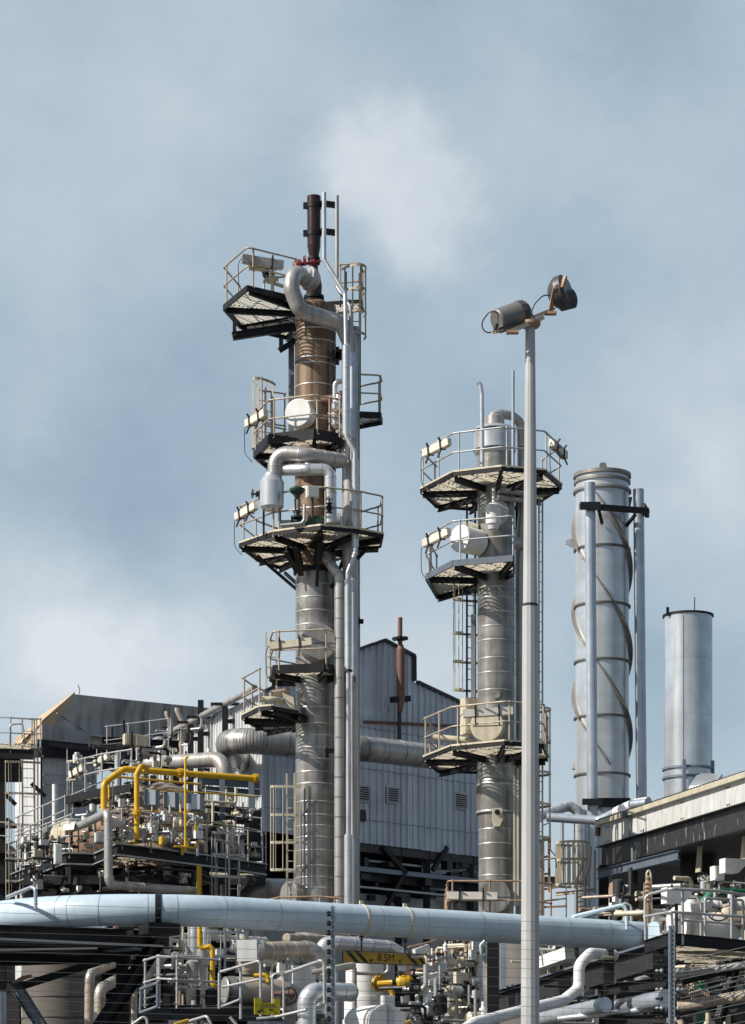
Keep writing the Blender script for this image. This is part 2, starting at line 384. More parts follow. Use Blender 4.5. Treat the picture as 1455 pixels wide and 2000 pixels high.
# warp the direction a little so that every cloud edge is ragged
wr = wn(13, 8, 3, .6); vm = N.new('ShaderNodeVectorMath'); vm.operation = 'SUBTRACT'; L.new(wr.outputs['Color'], vm.inputs[0]); vm.inputs[1].default_value = (.5,.5,.5)
vs_ = N.new('ShaderNodeVectorMath'); vs_.operation = 'SCALE'; L.new(vm.outputs[0], vs_.inputs[0]); vs_.inputs[3].default_value = .065
va = N.new('ShaderNodeVectorMath'); va.operation = 'ADD'; L.new(vec, va.inputs[0]); L.new(vs_.outputs[0], va.inputs[1])
tot = mth('MULTIPLY', mth('SUBTRACT', wn(6, 6, 1.3, .5, (1,1,1.5)).outputs[0], .5), .5)
tot = mth('ADD', tot, mth('MULTIPLY', mth('SUBTRACT', wn(16, 10, 7.7, .62, (1,1,1.3)).outputs[0], .5), .5))
def blob(px, py, rpx, amp):
    global tot
    d = W(px, py, 1)-V((0,0,CZ)); sc = 1/d.length; d.normalize()
    dn = N.new('ShaderNodeVectorMath'); dn.operation = 'DISTANCE'; L.new(va.outputs[0], dn.inputs[0]); dn.inputs[1].default_value = d
    mr = N.new('ShaderNodeMapRange'); mr.interpolation_type = 'SMOOTHERSTEP'; mr.inputs[1].default_value = 0; mr.inputs[2].default_value = rpx/F*sc; mr.inputs[3].default_value = amp; mr.inputs[4].default_value = 0
    L.new(dn.outputs[1], mr.inputs[0]); tot = mth('ADD', tot, mr.outputs[0])
for q in ((730,300,230,.1),(850,440,200,.08),(880,180,420,.12),(330,250,330,.14),(1380,760,260,.1),(1440,980,180,.12),(1200,300,260,.1),
          (60,1260,420,.3),(380,1280,330,.24),(760,1290,300,.24),(60,830,130,.14),(200,940,420,-.17),(330,1060,260,-.05),(60,420,250,.1),(1000,850,300,-.1),
          (820,60,260,-.12),(1250,60,300,-.16),(1150,560,260,-.12),(1300,1330,330,-.2),(1000,1150,260,.06),(300,620,300,-.02)):
    blob(*q)
def mask(blobs, lo, hi, amp):      # one cloud with a crisp, billowing edge
    global tot
    s_ = mth('MULTIPLY', mth('SUBTRACT', wn(21, 9, 4.4, .6).outputs[0], .5), 1.5)
    for px, py, rpx, a in blobs:
        d = W(px, py, 1)-V((0,0,CZ)); sc = 1/d.length; d.normalize()
        dn = N.new('ShaderNodeVectorMath'); dn.operation = 'DISTANCE'; L.new(va.outputs[0], dn.inputs[0]); dn.inputs[1].default_value = d
        m_ = N.new('ShaderNodeMapRange'); m_.interpolation_type = 'SMOOTHSTEP'; m_.inputs[2].default_value = rpx/F*sc; m_.inputs[3].default_value = a; m_.inputs[4].default_value = 0
        L.new(dn.outputs[1], m_.inputs[0]); s_ = mth('ADD', s_, m_.outputs[0])
    m_ = N.new('ShaderNodeMapRange'); m_.interpolation_type = 'SMOOTHSTEP'; m_.inputs[1].default_value = lo; m_.inputs[2].default_value = hi; m_.inputs[3].default_value = 0; m_.inputs[4].default_value = amp
    L.new(s_, m_.inputs[0]); tot = mth('ADD', tot, m_.outputs[0])
mask([(690,290,210,.9),(780,290,190,.7),(860,390,180,.9),(790,480,130,.5)], .12, 1.1, .25)
mask([(1440,960,190,1),(1390,790,170,.8),(1430,660,120,.6),(1250,1000,120,.4)], .3, 1.2, .12)
mask([(120,1270,330,1),(420,1250,220,.8),(60,820,110,.6)], .4, 1.1, .14)
fac = mth('ADD', tot, .5, True)
cr = N.new('ShaderNodeValToRGB'); e = cr.color_ramp.elements
LIFT = 1.16
stops = [(0,(.175,.237,.3)),(.25,(.245,.327,.403)),(.45,(.325,.407,.476)),(.65,(.408,.476,.53)),(.85,(.5,.55,.59)),(1,(.6,.625,.66))]
stops = [(p, tuple(v*LIFT*t for v, t in zip(c_, (1.0,1,1.0)))) for p, c_ in stops]
e[0].position = 0; e[0].color = (*stops[0][1],1); e[1].position = 1; e[1].color = (*stops[-1][1],1)
for p, c_ in stops[1:-1]: q = e.new(p); q.color = (*c_,1)
L.new(fac, cr.inputs[0])
# further down on the right the sky between the clouds is bluer
sc10 = N.new('ShaderNodeVectorMath'); sc10.operation = 'SCALE'; L.new(cr.outputs[0], sc10.inputs[0]); sc10.inputs[3].default_value = 10
# unseen sky to the right and rear is darkened to deepen shaded sides
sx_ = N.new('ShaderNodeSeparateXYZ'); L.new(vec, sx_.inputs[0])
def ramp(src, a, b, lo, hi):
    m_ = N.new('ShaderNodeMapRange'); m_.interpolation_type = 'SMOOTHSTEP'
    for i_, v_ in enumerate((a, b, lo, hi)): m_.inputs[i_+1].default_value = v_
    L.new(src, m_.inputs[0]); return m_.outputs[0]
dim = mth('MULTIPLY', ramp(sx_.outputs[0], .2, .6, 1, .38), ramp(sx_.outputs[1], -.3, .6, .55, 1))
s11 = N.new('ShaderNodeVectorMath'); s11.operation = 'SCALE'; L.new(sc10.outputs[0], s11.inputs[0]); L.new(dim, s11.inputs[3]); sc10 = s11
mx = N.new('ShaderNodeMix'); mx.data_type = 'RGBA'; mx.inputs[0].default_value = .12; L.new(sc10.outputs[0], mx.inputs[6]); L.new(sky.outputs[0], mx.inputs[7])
L.new(mth('ADD', mth('MULTIPLY', mth('SUBTRACT', 1, dim), .5), .12), mx.inputs[0]); L.new(mx.outputs[2], bg.inputs[0])  # bluer mix in the darkened unseen sky tints the shade
sc = bpy.context.scene; sc.view_settings.view_transform = 'Standard'; sc.view_settings.look = 'None'; sc.view_settings.exposure = .18; sc.view_settings.gamma = 1
sc.cycles.max_bounces = 5; sc.cycles.diffuse_bounces = 3; sc.cycles.glossy_bounces = 3
gb = MB(); gb.add([(-1500,-200,0),(1500,-200,0),(1500,2500,0),(-1500,2500,0)], [(0,1,2,3)]); struct(gb.build('ground', K['ground']))
# ================================================================ tall left column
D1 = 76.; c1 = W(617,2000,D1); X1, Y1 = c1.x, D1
def zz(py, D): return CZ+(HY-py)/F*D
T = Thing('distillation_column', 'tall rust streaked clad column with five platforms, left of the corrugated building gable', 'column', (X1,Y1,0))
COL1 = T; r1 = S(40,D1)
mb = MB(); q = [(0,r1*.97)]
ys = [1112]; 
mb.lathe((X1,Y1,0), [(0,r1*.97),(zz(1118,D1),r1*.97)], 40)
T.part('lower_shell', mb, K['clad'])
mb = MB().lathe((X1,Y1,0), [(zz(1112,D1),r1),(zz(600,D1),r1),(zz(594,D1),r1*.62),(zz(590,D1),r1*.5)], 40, cap=True)
T.part('upper_shell', mb, K['cladrust'], label='upper shell with brown rust streaks')
mb = MB()
for y in (1146,1172,1198,1225,1352,1386,1418,1441,1465,1487,1511,1534,1569,1595,1616,1638,1664,1694,1716,1737,1790,1840,1900):
    mb.lathe((X1,Y1,zz(y,D1)), [(-.02,r1*.975),(.0,r1*.99),(.02,r1*.975)], 40, cap=False)
for y in (622,651,674,707,718,759,794,827,915,960,1000): mb.lathe((X1,Y1,zz(y,D1)), [(-.02,r1*1.005),(0,r1*1.018),(.02,r1*1.005)], 40, cap=False)
T.part('seam_bands', mb, K['cladseam'])
T.part('flange_ring', MB().lathe((X1,Y1,zz(1122,D1)), [(0,r1*.9),(0,r1*1.08),(.1,r1*1.08),(.1,r1*.9)], 40, cap=False), K['black'])
# vent neck and silencer on top
h = lambda y: zz(y, D1)
px = S(1,D1); nx = W(614,600,D1).x
mb = MB().lathe((nx,Y1,h(594)), [(0,15*px),(h(576)-h(594),15*px),(h(560)-h(594),16*px),(h(540)-h(594),13*px),(h(528)-h(594),8*px),(h(514)-h(594),8*px)], 24)
T.part('vent_neck', mb, K['maroon'])
mb = MB().lathe((nx,Y1,h(592)), [(0,21*px),(.07,21*px),(.08,17*px),(.12,20*px),(.2,20*px)], 28).lathe((nx,Y1,h(516)), [(0,12*px),(.06,12*px),(.07,9*px),(.12,12*px),(.19,12*px)], 20)
T.part('flange', mb, K['black'])
T2 = Thing('vent_silencer', 'dark maroon vent silencer standing on top of the left column', 'silencer', (nx,Y1,h(512)))
T2.part('silencer_body', MB().lathe((nx,Y1,h(505)), [(-.1,9*px),(0,9*px),(h(481)-h(505),13*px),(h(384)-h(505),13.5*px),(h(384)-h(505),11*px),(h(400)-h(505),11*px)], 28), K['maroon'])
for y in (403,457):
    cl = MB().lathe((nx,Y1,h(y)), [(-.06,13.9*px),(-.06,14.8*px),(.06,14.8*px),(.06,13.9*px)], 28, cap=False)
    cl.box((nx-16*px,Y1-.05,h(y)), (.14,.12,.16)).bar((nx+14*px,Y1-.1,h(y)+.05), (nx+47*px,Y1+.05,h(y-3)), .1,.16)
    T2.part('clamp', cl, K['black'])
# elbow flange on the neck, red actuator
pA = W(606,549,74.9); T.part('branch_flange', MB().lathe(pA+V((-.05,-.1,.05)), [(-.1,.26),(-.04,.26),(-.035,.33),(0,.33),(.03,.33),(.06,.33),(.3,.2)], 24, axis=(.8,.6,-.25)), K['aludull'])
va_ = Thing('red_valve_actuator', 'small red valve actuator beside the top of the left column', 'valve', W(590,512,75.2))
va_.part('actuator', MB().lathe(W(574,519,75.2), [(0,.1),(.1,.15),(.22,.15),(.27,.05),(.5,.04),(.51,.09),(.62,.09),(.64,.03),(.8,.03)], 14, axis=(.95,.1,.2)), K['red'])
va_.part('handwheel', MB().wheel(W(596,509,75.1), (.9,.2,.1), .13, 12, r=.02), K['red'])
# platforms ------------------------------------------------------
zP1 = zz(605,D1); zP2 = zz(877,D1); zP3 = zz(1067,D1); zP4 = zz(1323,D1); zP5 = zz(1402,D1)
platform(T, [(438,598),(484,560),(578,582),(590,640),(560,655),(470,634)], zP1, (X1,Y1), r1, [(3+2,0,1,2)], bh=.28, label='topmost platform, reaching out to the left')
T.part('hanging_frame', MB().bar(W(459,624,75.5), W(459,658,75.5), .1,.1).ibeam(W(455,657,75.5), W(578,638,75.8), .14,.22).bar(W(550,660,76), W(550,684,76), .12,.12).ibeam(W(546,685,76), W(580,664,76), .1,.14), K['black'])
platform(T, [(497,885),(526,858),(614,848),(668,858),(664,902),(560,912),(520,905)], zP2, (X1,Y1), r1, [(5,6,0,1,2,3)], bh=.3)
platform(T, [(697,806),(741,808),(745,820),(697,830)], zz(812,D1+.5), (X1,Y1), r1, [[(695,806),(741,808),(745,820),(697,830)]], bh=.3, beams=False)
platform(T, [(469,1064),(535,1041),(628,1029),(700,1036),(746,1046),(742,1064),(702,1076),(640,1096),(545,1106),(505,1092)], zP3, (X1,Y1), r1, [(8,9,0,1),[(535,1041),(628,1029),(700,1036),(746,1046),(742,1064),(702,1076)]], bh=.22, edge='cream', brace=True)
platform(T, [(528,1326),(534,1310),(634,1306),(668,1312),(664,1334),(594,1338)], zP4, (X1,Y1), r1, [(5,0,1,2,3,4)], bh=.22, edge='black')
platform(T, [(474,1400),(508,1383),(532,1381),(582,1390),(570,1418),(520,1424),(496,1414)], zP5, (X1,Y1), r1, [(5,6,0,1)], bh=.18, edge='cream')
platform(T, [(640,592),(706,588),(709,604),(650,612)], zz(598,D1+1.2), (X1,Y1), r1, [[(660,592),(706,588),(709,604)]], bh=.16, beams=False)
# toe boards seen on platforms two and four
for z_, a in ((zP2, [(497,885),(526,858),(614,848),(668,858)]), (zP4, [(528,1326),(534,1310),(634,1306),(668,1312)])):
    t = MB(); pp = wallpts(a, z_)
    for u_, v_ in zip(pp, pp[1:]): t.bar(u_+V((0,0,.1)), v_+V((0,0,.1)), .012, .12)
    T.part('toe_board', t, K['black'])
# the struts below platform three
for a, b in (((628,1040),(618,1100)),((578,1065),(590,1120)),((560,1072),(582,1112))):
    T.part('strut', MB().ibeam(W(*a,74.4), W(*b,75.3), .16,.2), K['black'])
T.part('strut', MB().ibeam(W(625,1038,74.0), W(610,1062,75.2), .2,.25), K['black'])
T.part('strut', MB().bar(W(570,590,76.3), W(570,860,76.3), .16,.2), K['slate'])
# side manways and nozzles
manway(T, (X1-.25,Y1-.25,zz(822,D1)), (-.35,-.93,0), S(26,D1), .62, 'white', hinge=False)
manway(T, (X1+.02,Y1-.1,zz(1268,D1)), (.1,-1,0), S(34,D1), .95, 'alubrown')
manway(T, (X1-.35,Y1-.2,zz(1752,D1)), (-.75,-.65,0), S(26,D1), .5, 'clad', hinge=False)
T.part('nozzle', MB().lathe(W(630,783,75.5), [(0,.14),(.55,.12),(.56,.2),(.62,.2),(.63,.12),(.8,.12)], 16, axis=(.9,-.3,.05)), K['rustred'])
T.part('bracket', MB().bar(W(637,1467,75), W(668,1465,75.2), .14,.12).bar(W(640,1460,75), W(640,1480,75), .08,.06).bar(W(664,1456,75), W(664,1478,75), .08,.06), K['black'])
for y in (690,780,700): T.part('bracket', MB().bar(W(652,y,75.6), W(672,y-3,75.4), .14,.14).bar(W(660,y-12,75.4), W(660,y+12,75.4), .1,.1), K['black'])
T.part('bracket', MB().bar(W(672,1325,75), W(695,1328,75), .12,.14), K['black'])
T.part('bracket', MB().bar(W(697,1213,76), W(711,1214,76), .12,.12).bar(W(700,1205,76), W(700,1222,76), .1,.1), K['black'])
# ladders of the left column
ladder(T, W(690,532,76.6), W(690,790,76.6), (1,.3,0), mt='dark', hoops=[3.9-.05, 3.2, 2.55, 1.9], cr=.33, back=(.4,-.9,0), cm='rail')
ladder(T, W(518,742,76.8), W(518,905,76.8), (1,.4,0), mt='rail', hoops=[.35,1.2,2.3], cr=.33, back=(-.3,-.95,0))
ladder(T, W(569,1510,75.3), W(569,1765,75.3), (1,-.15,0), mt='cream', hoops=[.95,1.72,2.5,3.3], cr=.3, back=(-1,-.25,0), w=.22)
ladder(T, W(531,1235,75.9), W(531,1345,75.9), (.9,.3,0), mt='cream', w=.3)
railbits = MB()
# gate frame at the ladder head of platform two
g = railing(wallpts([(512,870),(512,895),(557,900)], zP2), 1.95); T.part('ladder_gate', g, K['rail'])
railbits = railing([W(642,842,75),W(664,846,74.6),W(668,838,75.4)], .95); T.part('ladder_gate', railbits, K['rail'])
railbits = MB().tube(fillet(P((488,1766),(545,1753),(626,1751),(668,1755),D=74), .1), .028, 7)
for a in (495,545,626,655): railbits.tube([W(a,1752 if a > 500 else 1765,74), W(a,1790,74)], .028, 7)
T.part('railing', railbits, K['railrust'])
# riser beside the column and the big overhead vapour line
pipeT('overhead_vapour_pipe', 'thick aluminium clad pipe looping out of the top of the left column', [(606,551,74.9),(576,528,74.4),(569,562,74.2),(586,606,74.3),(668,632,74.9),(684,668,75.2),(686,1790,75.2)], 15.5, 'aludull', bend=.75, seam=1.6, n=28)
pipeT('riser_pipe', 'brown grey clad riser directly behind the thin jacketed pipes of the left column', [(692,640,76.2),(692,1800,76.2)], 12, 'alubrown', seam=2.2)
jk = Thing('steam_pipe', 'thin pipe with jacketed lengths zigzagging down in front of the left column riser', 'pipe', W(634,376,74.6))
ptsA = P((634,376,74.7),(634,508,74.7),(675,574,74.5),(677,690,74.3),(677,852,74.2),(694,882,74.2),(695,1078,74.2),(680,1118,74.2),(681,1300,74.2),(681,1790,74.2))
jk.part('pipe_body', MB().pipe(ptsA, S(4.2,74.5), 1.6, 12), K['alu'])
for xa, ya, xb, yb, rr in ((677,676,677,848,7.5),(695,898,695,1066,7),(681,1134,681,1302,7.2),(681,1632,681,1790,8)):
    a, b = W(xa,ya,74.25), W(xb,yb,74.25); m_ = MB().lathe(b, [(-.06,S(5,74)),(0,S(rr,74)),((a-b).length,S(rr,74)),((a-b).length+.05,S(5,74))], 20)
    for k in range(1,4): m_.tube([b.lerp(a,k/4-.004), b.lerp(a,k/4+.004)], S(rr,74)+.006, 20, 1)
    jk.part('jacket', m_, [K['alu'], K['cladseam']])
jk.part('collar', MB().lathe(W(681,1312,74.2), [(0,.07),(0,.12),(.06,.12),(.06,.07)], 14, cap=False), K['dark'])
jb = Thing('condensate_pipe', 'second thin jacketed pipe running straight down just right of the zigzag pipe', 'pipe', W(659,382,75.2))
jb.part('pipe_body', MB().pipe(P((659,382,75.2),(659,560,75.2),(686,600,74.9),(687,680,74.9),(690,1790,74.9)), S(3.8,75), 1.6, 12), K['aludull'])
for ya, yb, xx in ((690,856,689),(1130,1320,691),(1640,1790,690)):
    a, b = W(xx,ya,74.9), W(xx,yb,74.9); jb.part('jacket', MB().lathe(b, [(0,S(5.5,75)),((a-b).length,S(5.5,75))], 16), K['stackpipe'])
pipeT('clad_downcomer', 'clad pipe bending out below the third platform of the left column', [(636,1086,75.2),(642,1096,75),(664,1126,74.9),(664,1790,74.9)], 10, 'aludull', seam=.55, smt='clad', bend=.8)
pipeT('instrument_conduit', 'thin dark conduit hanging right of the left column above the gable', [(702,1060,76.8),(703,1265,76.8)], 1.6, 'rail', cat='conduit')
pipeT('cable_conduit', 'thin cream conduit right of the left column, from the gable down to the blue pipe', [(701,1335,76.2),(701,1790,76.2)], 2.0, 'cream', cat='conduit')
# reflux drum and its pipes
dr = Thing('reflux_drum', 'white vertical drum under a bent pipe on the left column third platform', 'drum', W(530,995,74.3))
dr.part('drum_shell', MB().lathe(W(532,996,74.3), [(0,S(18,74)),(.08,S(23,74)),(S(54,74),S(24,74)),(S(66,74),S(16,74)),(S(70,74),S(15,74))], 32), K['alu'])
dr.part('support_leg', MB().bar(W(516,990,74.6), W(516,1045,74.6), .06,.06).bar(W(548,990,74.6), W(548,1045,74.6), .06,.06), K['dark'])
pipeT('drum_inlet_pipe', 'large segmented pipe bending from the white drum across the left column below platform two', [(537,932,74.3),(539,884,74.3),(600,888,74.0),(670,900,74.8)], 14, 'aludull', seam=.32, eseam=1, bend=.85, n=24)
pipeT('drum_branch_pipe', 'shorter pipe from the drum neck bending down in front of the rusty shell', [(549,918,74.4),(600,917,74.0),(646,917,74.0),(647,1022,74.0)], 11.5, 'alu', seam=.4, bend=.7)
pipeT('bottom_elbow_pipe', 'cream bent pipe behind the railing of the lowest small platform', [(506,1366,75),(536,1366,75),(556,1370,75.4)], 6, 'cream')
pipeT('vent_line', 'rusty short pipe above the lowest small platform of the left column', [(528,1356,75.4),(566,1350,75.6)], 7, 'tanclad')
T.part('skirt_panel', MB().prism([W(552,1352,75.2),W(574,1362,75.2),W(578,1392,75.2),W(556,1368,75.2)], (.05,.4,0)), K['cream'])
gv = Thing('control_valve', 'dark green diaphragm valve on the third platform of the left column', 'valve', W(581,1010,73.9))
gv.part('diaphragm', MB().lathe(W(581,975,73.9), [(0,.05),(.12,.1),(.2,.2),(.26,.22),(.3,.2),(.36,.08)], 20), K['dgreen'])
gv.part('yoke', MB().bar(W(577,975,73.9), W(579,1003,73.9), .05,.05).bar(W(586,975,73.9), W(584,1003,73.9), .05,.05).lathe(W(581,1012,73.9), [(0,.18),(.05,.18),(.06,.1),(.2,.08)], 14), K['dgreen'])
valve(gv, W(581,1018,73.9), (1,0,0), .11, 'dgreen')
junction(W(611,961,73.4), (.34,.15,.32), 'beige junction box on a post beside the green valve', 'fixwhite', post=.55)
hv = Thing('gate_valve', 'black gate valve with handwheel at the foot of the drum branch pipe', 'valve', W(644,985,73.6)); valve(hv, W(644,992,73.7), (0,0,1), .09, 'black', (0,-.3,.95))
hv2 = Thing('gate_valve', 'black handwheel valve half hidden behind the white drum', 'valve', W(507,966,75)); valve(hv2, W(512,966,75), (0,1,0), .11, 'black', (-1,-.3,0))
pipeT('support_channel', 'pale bent steel channel rising behind the third platform rail', [(549,1026,73.5),(590,1022,73.4),(595,1016,73.4),(596,985,73.4)], 3, 'railg', cat='channel', bend=1)
for i, (a, b, c_) in enumerate(((545,600,1030),(600,655,1022),(640,668,1018))):
    lb = ('horizontal drum section lying behind the third platform railing, left end','horizontal drum section lying under the green valve','horizontal drum section by the riser on platform three')[i]
    single('clad_pump', MB().lathe(W(a,c_,74.6), [(0,.1),(.04,.2),(S(b-a,74.6)-.05,.22),(S(b-a,74.6),.12)], 20, axis=(1,.1,.02)), K['aludull' if i != 1 else 'dgreen'], lb, 'equipment')
# small level drum on the right side of platform two
ld = Thing('level_drum', 'small white level drum behind the jacketed pipes at platform two', 'drum', W(662,840,75.2))
ld.part('drum_shell', MB().lathe(W(662,838,75.2), [(0,.12),(.1,.2),(.7,.2),(.85,.1),(.95,.08)], 20), K['alu'])
ld.part('vent_pipe', MB().pipe(P((655,790,75.2),(655,746,75.2),(672,744,75.2)), .07, 1), K['alu'])
pipeT('purge_line', 'thin rusty curved line by the rusty nozzle', [(652,800,75),(664,806,74.8),(666,820,74.8)], 3.5, 'rustred', bend=1)
# beams of equipment on the top platform
tp = Thing('relief_valve', 'cluster of small valves and handwheels on the top platform of the left column', 'valve', W(528,556,75))
valve(tp, W(533,545,75), (1,0,.1), .11, 'cream', (0,0,1)); valve(tp, W(520,535,75.3), (0,1,.1), .1, 'dark', (0,-1,.1))
tp.part('pipe', MB().pipe(P((518,548,75),(575,566,75.2)), .05).pipe(P((516,575,75),(517,545,75),(560,540,75)), .03).pipe(P((533,575,75),(533,535,75)), .05), K['cream'])
junction(W(507,520,74.9), (.62,.16,.24), 'cream wedge shaped lamp housing under the top rail light', 'cream', wedge=.12)
fixture(W(474,505,74.6), W(554,518,74.9), 'long grey strip light hung on the topmost left railing', 'aludull', h=.22)
fixture(W(483,828,74.9), W(520,806,74.2), 'white tilted strip light at platform two of the left column')
fixture(W(463,1010,75.0), W(501,987,74.3), 'white tilted strip light at platform three of the left column')
fixture(W(528,1262,73.6), W(610,1253,73.4), 'rust stained strip light in front of the round manway of the left column', 'cream')

# ================================================================ right column
D2 = 74.; X2 = W(968,2000,D2).x; Y2 = D2; r2 = S(37,D2)
T = Thing('distillation_column', 'shorter grey clad column with wide octagonal top platform, behind the lamp pole', 'column', (X2,Y2,0)); COL2 = T
h = lambda y: zz(y, D2); px = S(1,D2)
mb = MB().lathe((X2,Y2,0), [(0,r2*.93),(h(1592),r2*.93),(h(1588),39*px),(h(1533),39*px),(h(1525),36.5*px),(h(885),36.5*px)], 40)
T.part('shell', mb, K['clad'])
mb = MB()
for y in (1120,1152,1172,1200,1228,1255,1290,1318,1352,1500): mb.lathe((X2,Y2,h(y)), [(-.02,36.6*px),(0,37.3*px),(.02,36.6*px)], 40, cap=False)
for y in (1622,1650,1680,1712,1745): mb.lathe((X2,Y2,h(y)), [(-.02,34.6*px),(0,35.2*px),(.02,34.6*px)], 40, cap=False)
for y in (1535,1588): mb.lathe((X2,Y2,h(y)), [(-.03,39*px),(0,40*px),(.03,39*px)], 40, cap=False)
T.part('seam_bands', mb, K['cladseam'])
T.part('head_drum', MB().lathe((W(965,0,D2).x,Y2,h(893)), [(0,33*px),(.1,40*px),(.2,40.5*px),(h(842)-h(893),40.5*px),(h(836)-h(893),36*px)], 36), K['alu'])
T.part('head_neck', MB().lathe((W(965,0,D2).x,Y2,h(840)), [(0,19*px),(h(815)-h(840),19*px),(h(813)-h(840),16*px)], 28), K['aludull'])
T.part('seam_bands', MB().lathe((W(965,0,D2).x,Y2,h(846)), [(0,40.6*px),(.03,41.5*px),(.06,40.6*px)], 36, cap=False).lathe((W(965,0,D2).x,Y2,h(884)), [(0,40.6*px),(.03,41.5*px),(.06,40.6*px)], 36, cap=False), K['dark'])
manway(T, (X2-.5,Y2-.3,h(1065)), (-.72,-.69,0), 25*px, .72, 'white')
T.part('disc_plate', MB().lathe((X2-.06,Y2-.45,h(1010)), [(0,27*px),(.1,27*px)], 28, axis=(0,-1,0)), K['aludull'])
T.part('nozzle', MB().lathe(W(932,1031,73.8), [(0,.12),(.32,.12),(.33,.16),(.4,.16)], 18, axis=(-1,-.1,0)), K['cream'])
manway(T, (X2-.15,Y2-.15,h(1425)), (-.22,-.97,0), 31*px, .62, 'cream')
manway(T, (X2-.02,Y2-.15,h(1757)), (-.1,-1,0), 31*px, .72, 'clad')
manway(T, (X2+.02,Y2-.42,h(1363)), (-.2,-1,0), 8*px, .15, 'clad', hinge=False, name='small_nozzle')
T.part('lifting_lug', MB().prism([W(961,1578,73.3),W(980,1578,73.3),W(981,1600,73.3),W(975,1614,73.3),W(964,1614,73.3),W(960,1600,73.3)], (0,.3,0)).lathe(W(970,1586,73.28), [(-.02,.07),(.03,.07)], 14, mi=1, axis=(0,-1,0)), [K['cream'], K['black']])
wb = Thing('accumulator_bottle', 'bright white bottle shaped vessel on the right column above its round manway', 'vessel', W(963,1034,73))
wb.part('bottle_shell', MB().lathe(W(963,1034,73.1), [(0,9*px),(.1,12*px),(.14,15*px),(45*px,15*px),(50*px,9*px),(52*px,3*px),(80*px,3*px)], 28), K['white'])
platform(T, [(821,958),(884,925),(979,914),(1062,921),(1095,950),(1058,974),(1002,991),(915,992),(852,987)], h(952), (X2,Y2), r2, [(8,0,1,2,3,4,5)], bh=.22, edge='cream', railmat='railg', ang=-.6, label='wide octagonal top platform')
platform(T, [(831,1124),(884,1097),(1001,1087),(1003,1110),(930,1150),(853,1162)], h(1124), (X2,Y2), r2, [(5,0,1,2,3)], bh=.28, edge='slate', railmat='railg', ang=-.6)
platform(T, [(827,1481),(881,1460),(985,1450),(1060,1455),(1068,1480),(1010,1500),(930,1506),(855,1504)], h(1478), (X2,Y2), r2, [(7,0,1,2,3,4)], bh=.16, edge='cream', ang=-.6, railmat='rail')
platform(T, [(868,1830),(874,1800),(1020,1800),(1075,1805),(1072,1830)], h(1812), (X2,Y2), r2, [(0,1,2,3)], bh=.2, railmat='railrust')
ladder(T, W(919,980,75.3), W(919,1390,75.3), (.8,.6,0), mt='dark', w=.3, hoops=[.6,1.4,2.2,3.15,4.1], cr=.28, back=(-1,-.2,0), cm='cream')
T.part('strut', MB().ibeam(W(924,955,74.8), W(924,985,75), .12,.2), K['black'])
T.part('rack_channel', MB().bar(W(923,1200,74.6), W(923,1362,74.6), .12,.08), K['galv'])
T.part('rack_post', MB().bar(W(1011,960,75.2), W(1011,1800,75.2), .16,.16), K['black'])
T.part('rack_post', MB().bar(W(1003,1500,73.4), W(1003,1770,73.4), .05,.05).bar(W(1010,1500,73.4), W(1010,1770,73.4), .06,.06), K['cream'])
# cable ladder with hoops right of the lamp pole
ladder(T, W(1055,975,74.6), W(1055,1800,74.6), (1,.1,0), mt='aludull', w=.1, rung=.28)
cg = MB()
for y in (1385,1448,1510,1572,1637):
    a = W(1046,y,74.3); arc = [a+V((math.sin(t*math.pi/8)*.42, -math.cos(t*math.pi/8)*.42+.1, 0)) for t in range(9)]
    for p, q in zip(arc, arc[1:]): cg.bar(p, q, .014, .07)
for t in (3,4,5): cg.bar(W(1046,1385,74.3)+V((math.sin(t*math.pi/8)*.41,-math.cos(t*math.pi/8)*.41+.1,0)), W(1046,1637,74.3)+V((math.sin(t*math.pi/8)*.41,-math.cos(t*math.pi/8)*.41+.1,0)), .04,.014, up=(1,0,0))
T.part('safety_cage', cg, K['cream'])
pipeT('overflow_pipe', 'grey pipe curving over from the head of the right column to behind the lamp pole', [(960,818,74),(964,806,74),(1000,812,74.2),(1016,826,74.4),(1018,870,74.5)], 9, 'aludull', bend=1.0, seam=.3, eseam=1)
pipeT('gooseneck_vent', 'slim white vent pipe with a hooked top beside the head of the right column', [(941,912,73),(940,770,73),(936,747,73),(930,748,73)], 4.3, 'alu', bend=1.1)
pipeT('vent_stub', 'straight thin grey vent pipe rising above the curved pipe of the right column', [(1001,910,72.9),(1001,724,72.9)], 3.2, 'stackpipe')
pipeT('clad_downcomer', 'thick clad downcomer mostly hidden behind the lamp pole', [(1018,870,74.6),(1020,1000,74.6),(1014,1070,74.8),(1014,1800,74.8)], 9, 'aludull', bend=1)
pipeT('side_draw_pipe', 'short clad pipe leaving the right column beside its second platform', [(990,1058,74),(1024,1064,74)], 12, 'aludull', seam=.25)
for i, y in enumerate((958,972)): pipeT('cross_pipe', ('upper','lower')[i]+' of two thin pipes below the octagonal platform', [(972,y,73.4),(1024,y+6,73.6)], 5, 'aludull', seam=.3)
pipeT('draw_off_pipe', 'cream horizontal pipe behind the rails of the right column third platform', [(845,1440,74.8),(925,1447,74.6)], 6.5, 'cream')
junction(W(919,1400,74.4), (.5,.4,1.0), 'tall tan stained box behind the rail light of the third platform', 'cream')
fixture(W(827,886,73.6), W(877,862,72.9), 'white strip light tilted on the top left rail of the right column')
fixture(W(827,1062,73.6), W(876,1038,72.9), 'white strip light tilted on the second platform of the right column')
fixture(W(903,1394,72.0), W(1001,1388,72.0), 'long white level strip light above the domed manway of the right column')
fixture(W(872,1749,72.0), W(970,1750,72.0), 'long white level strip light just above the blue pipe')
fixture(W(1076,864,73.6), W(1103,890,74.6), 'strip light on the top right rail beyond the lamp pole')

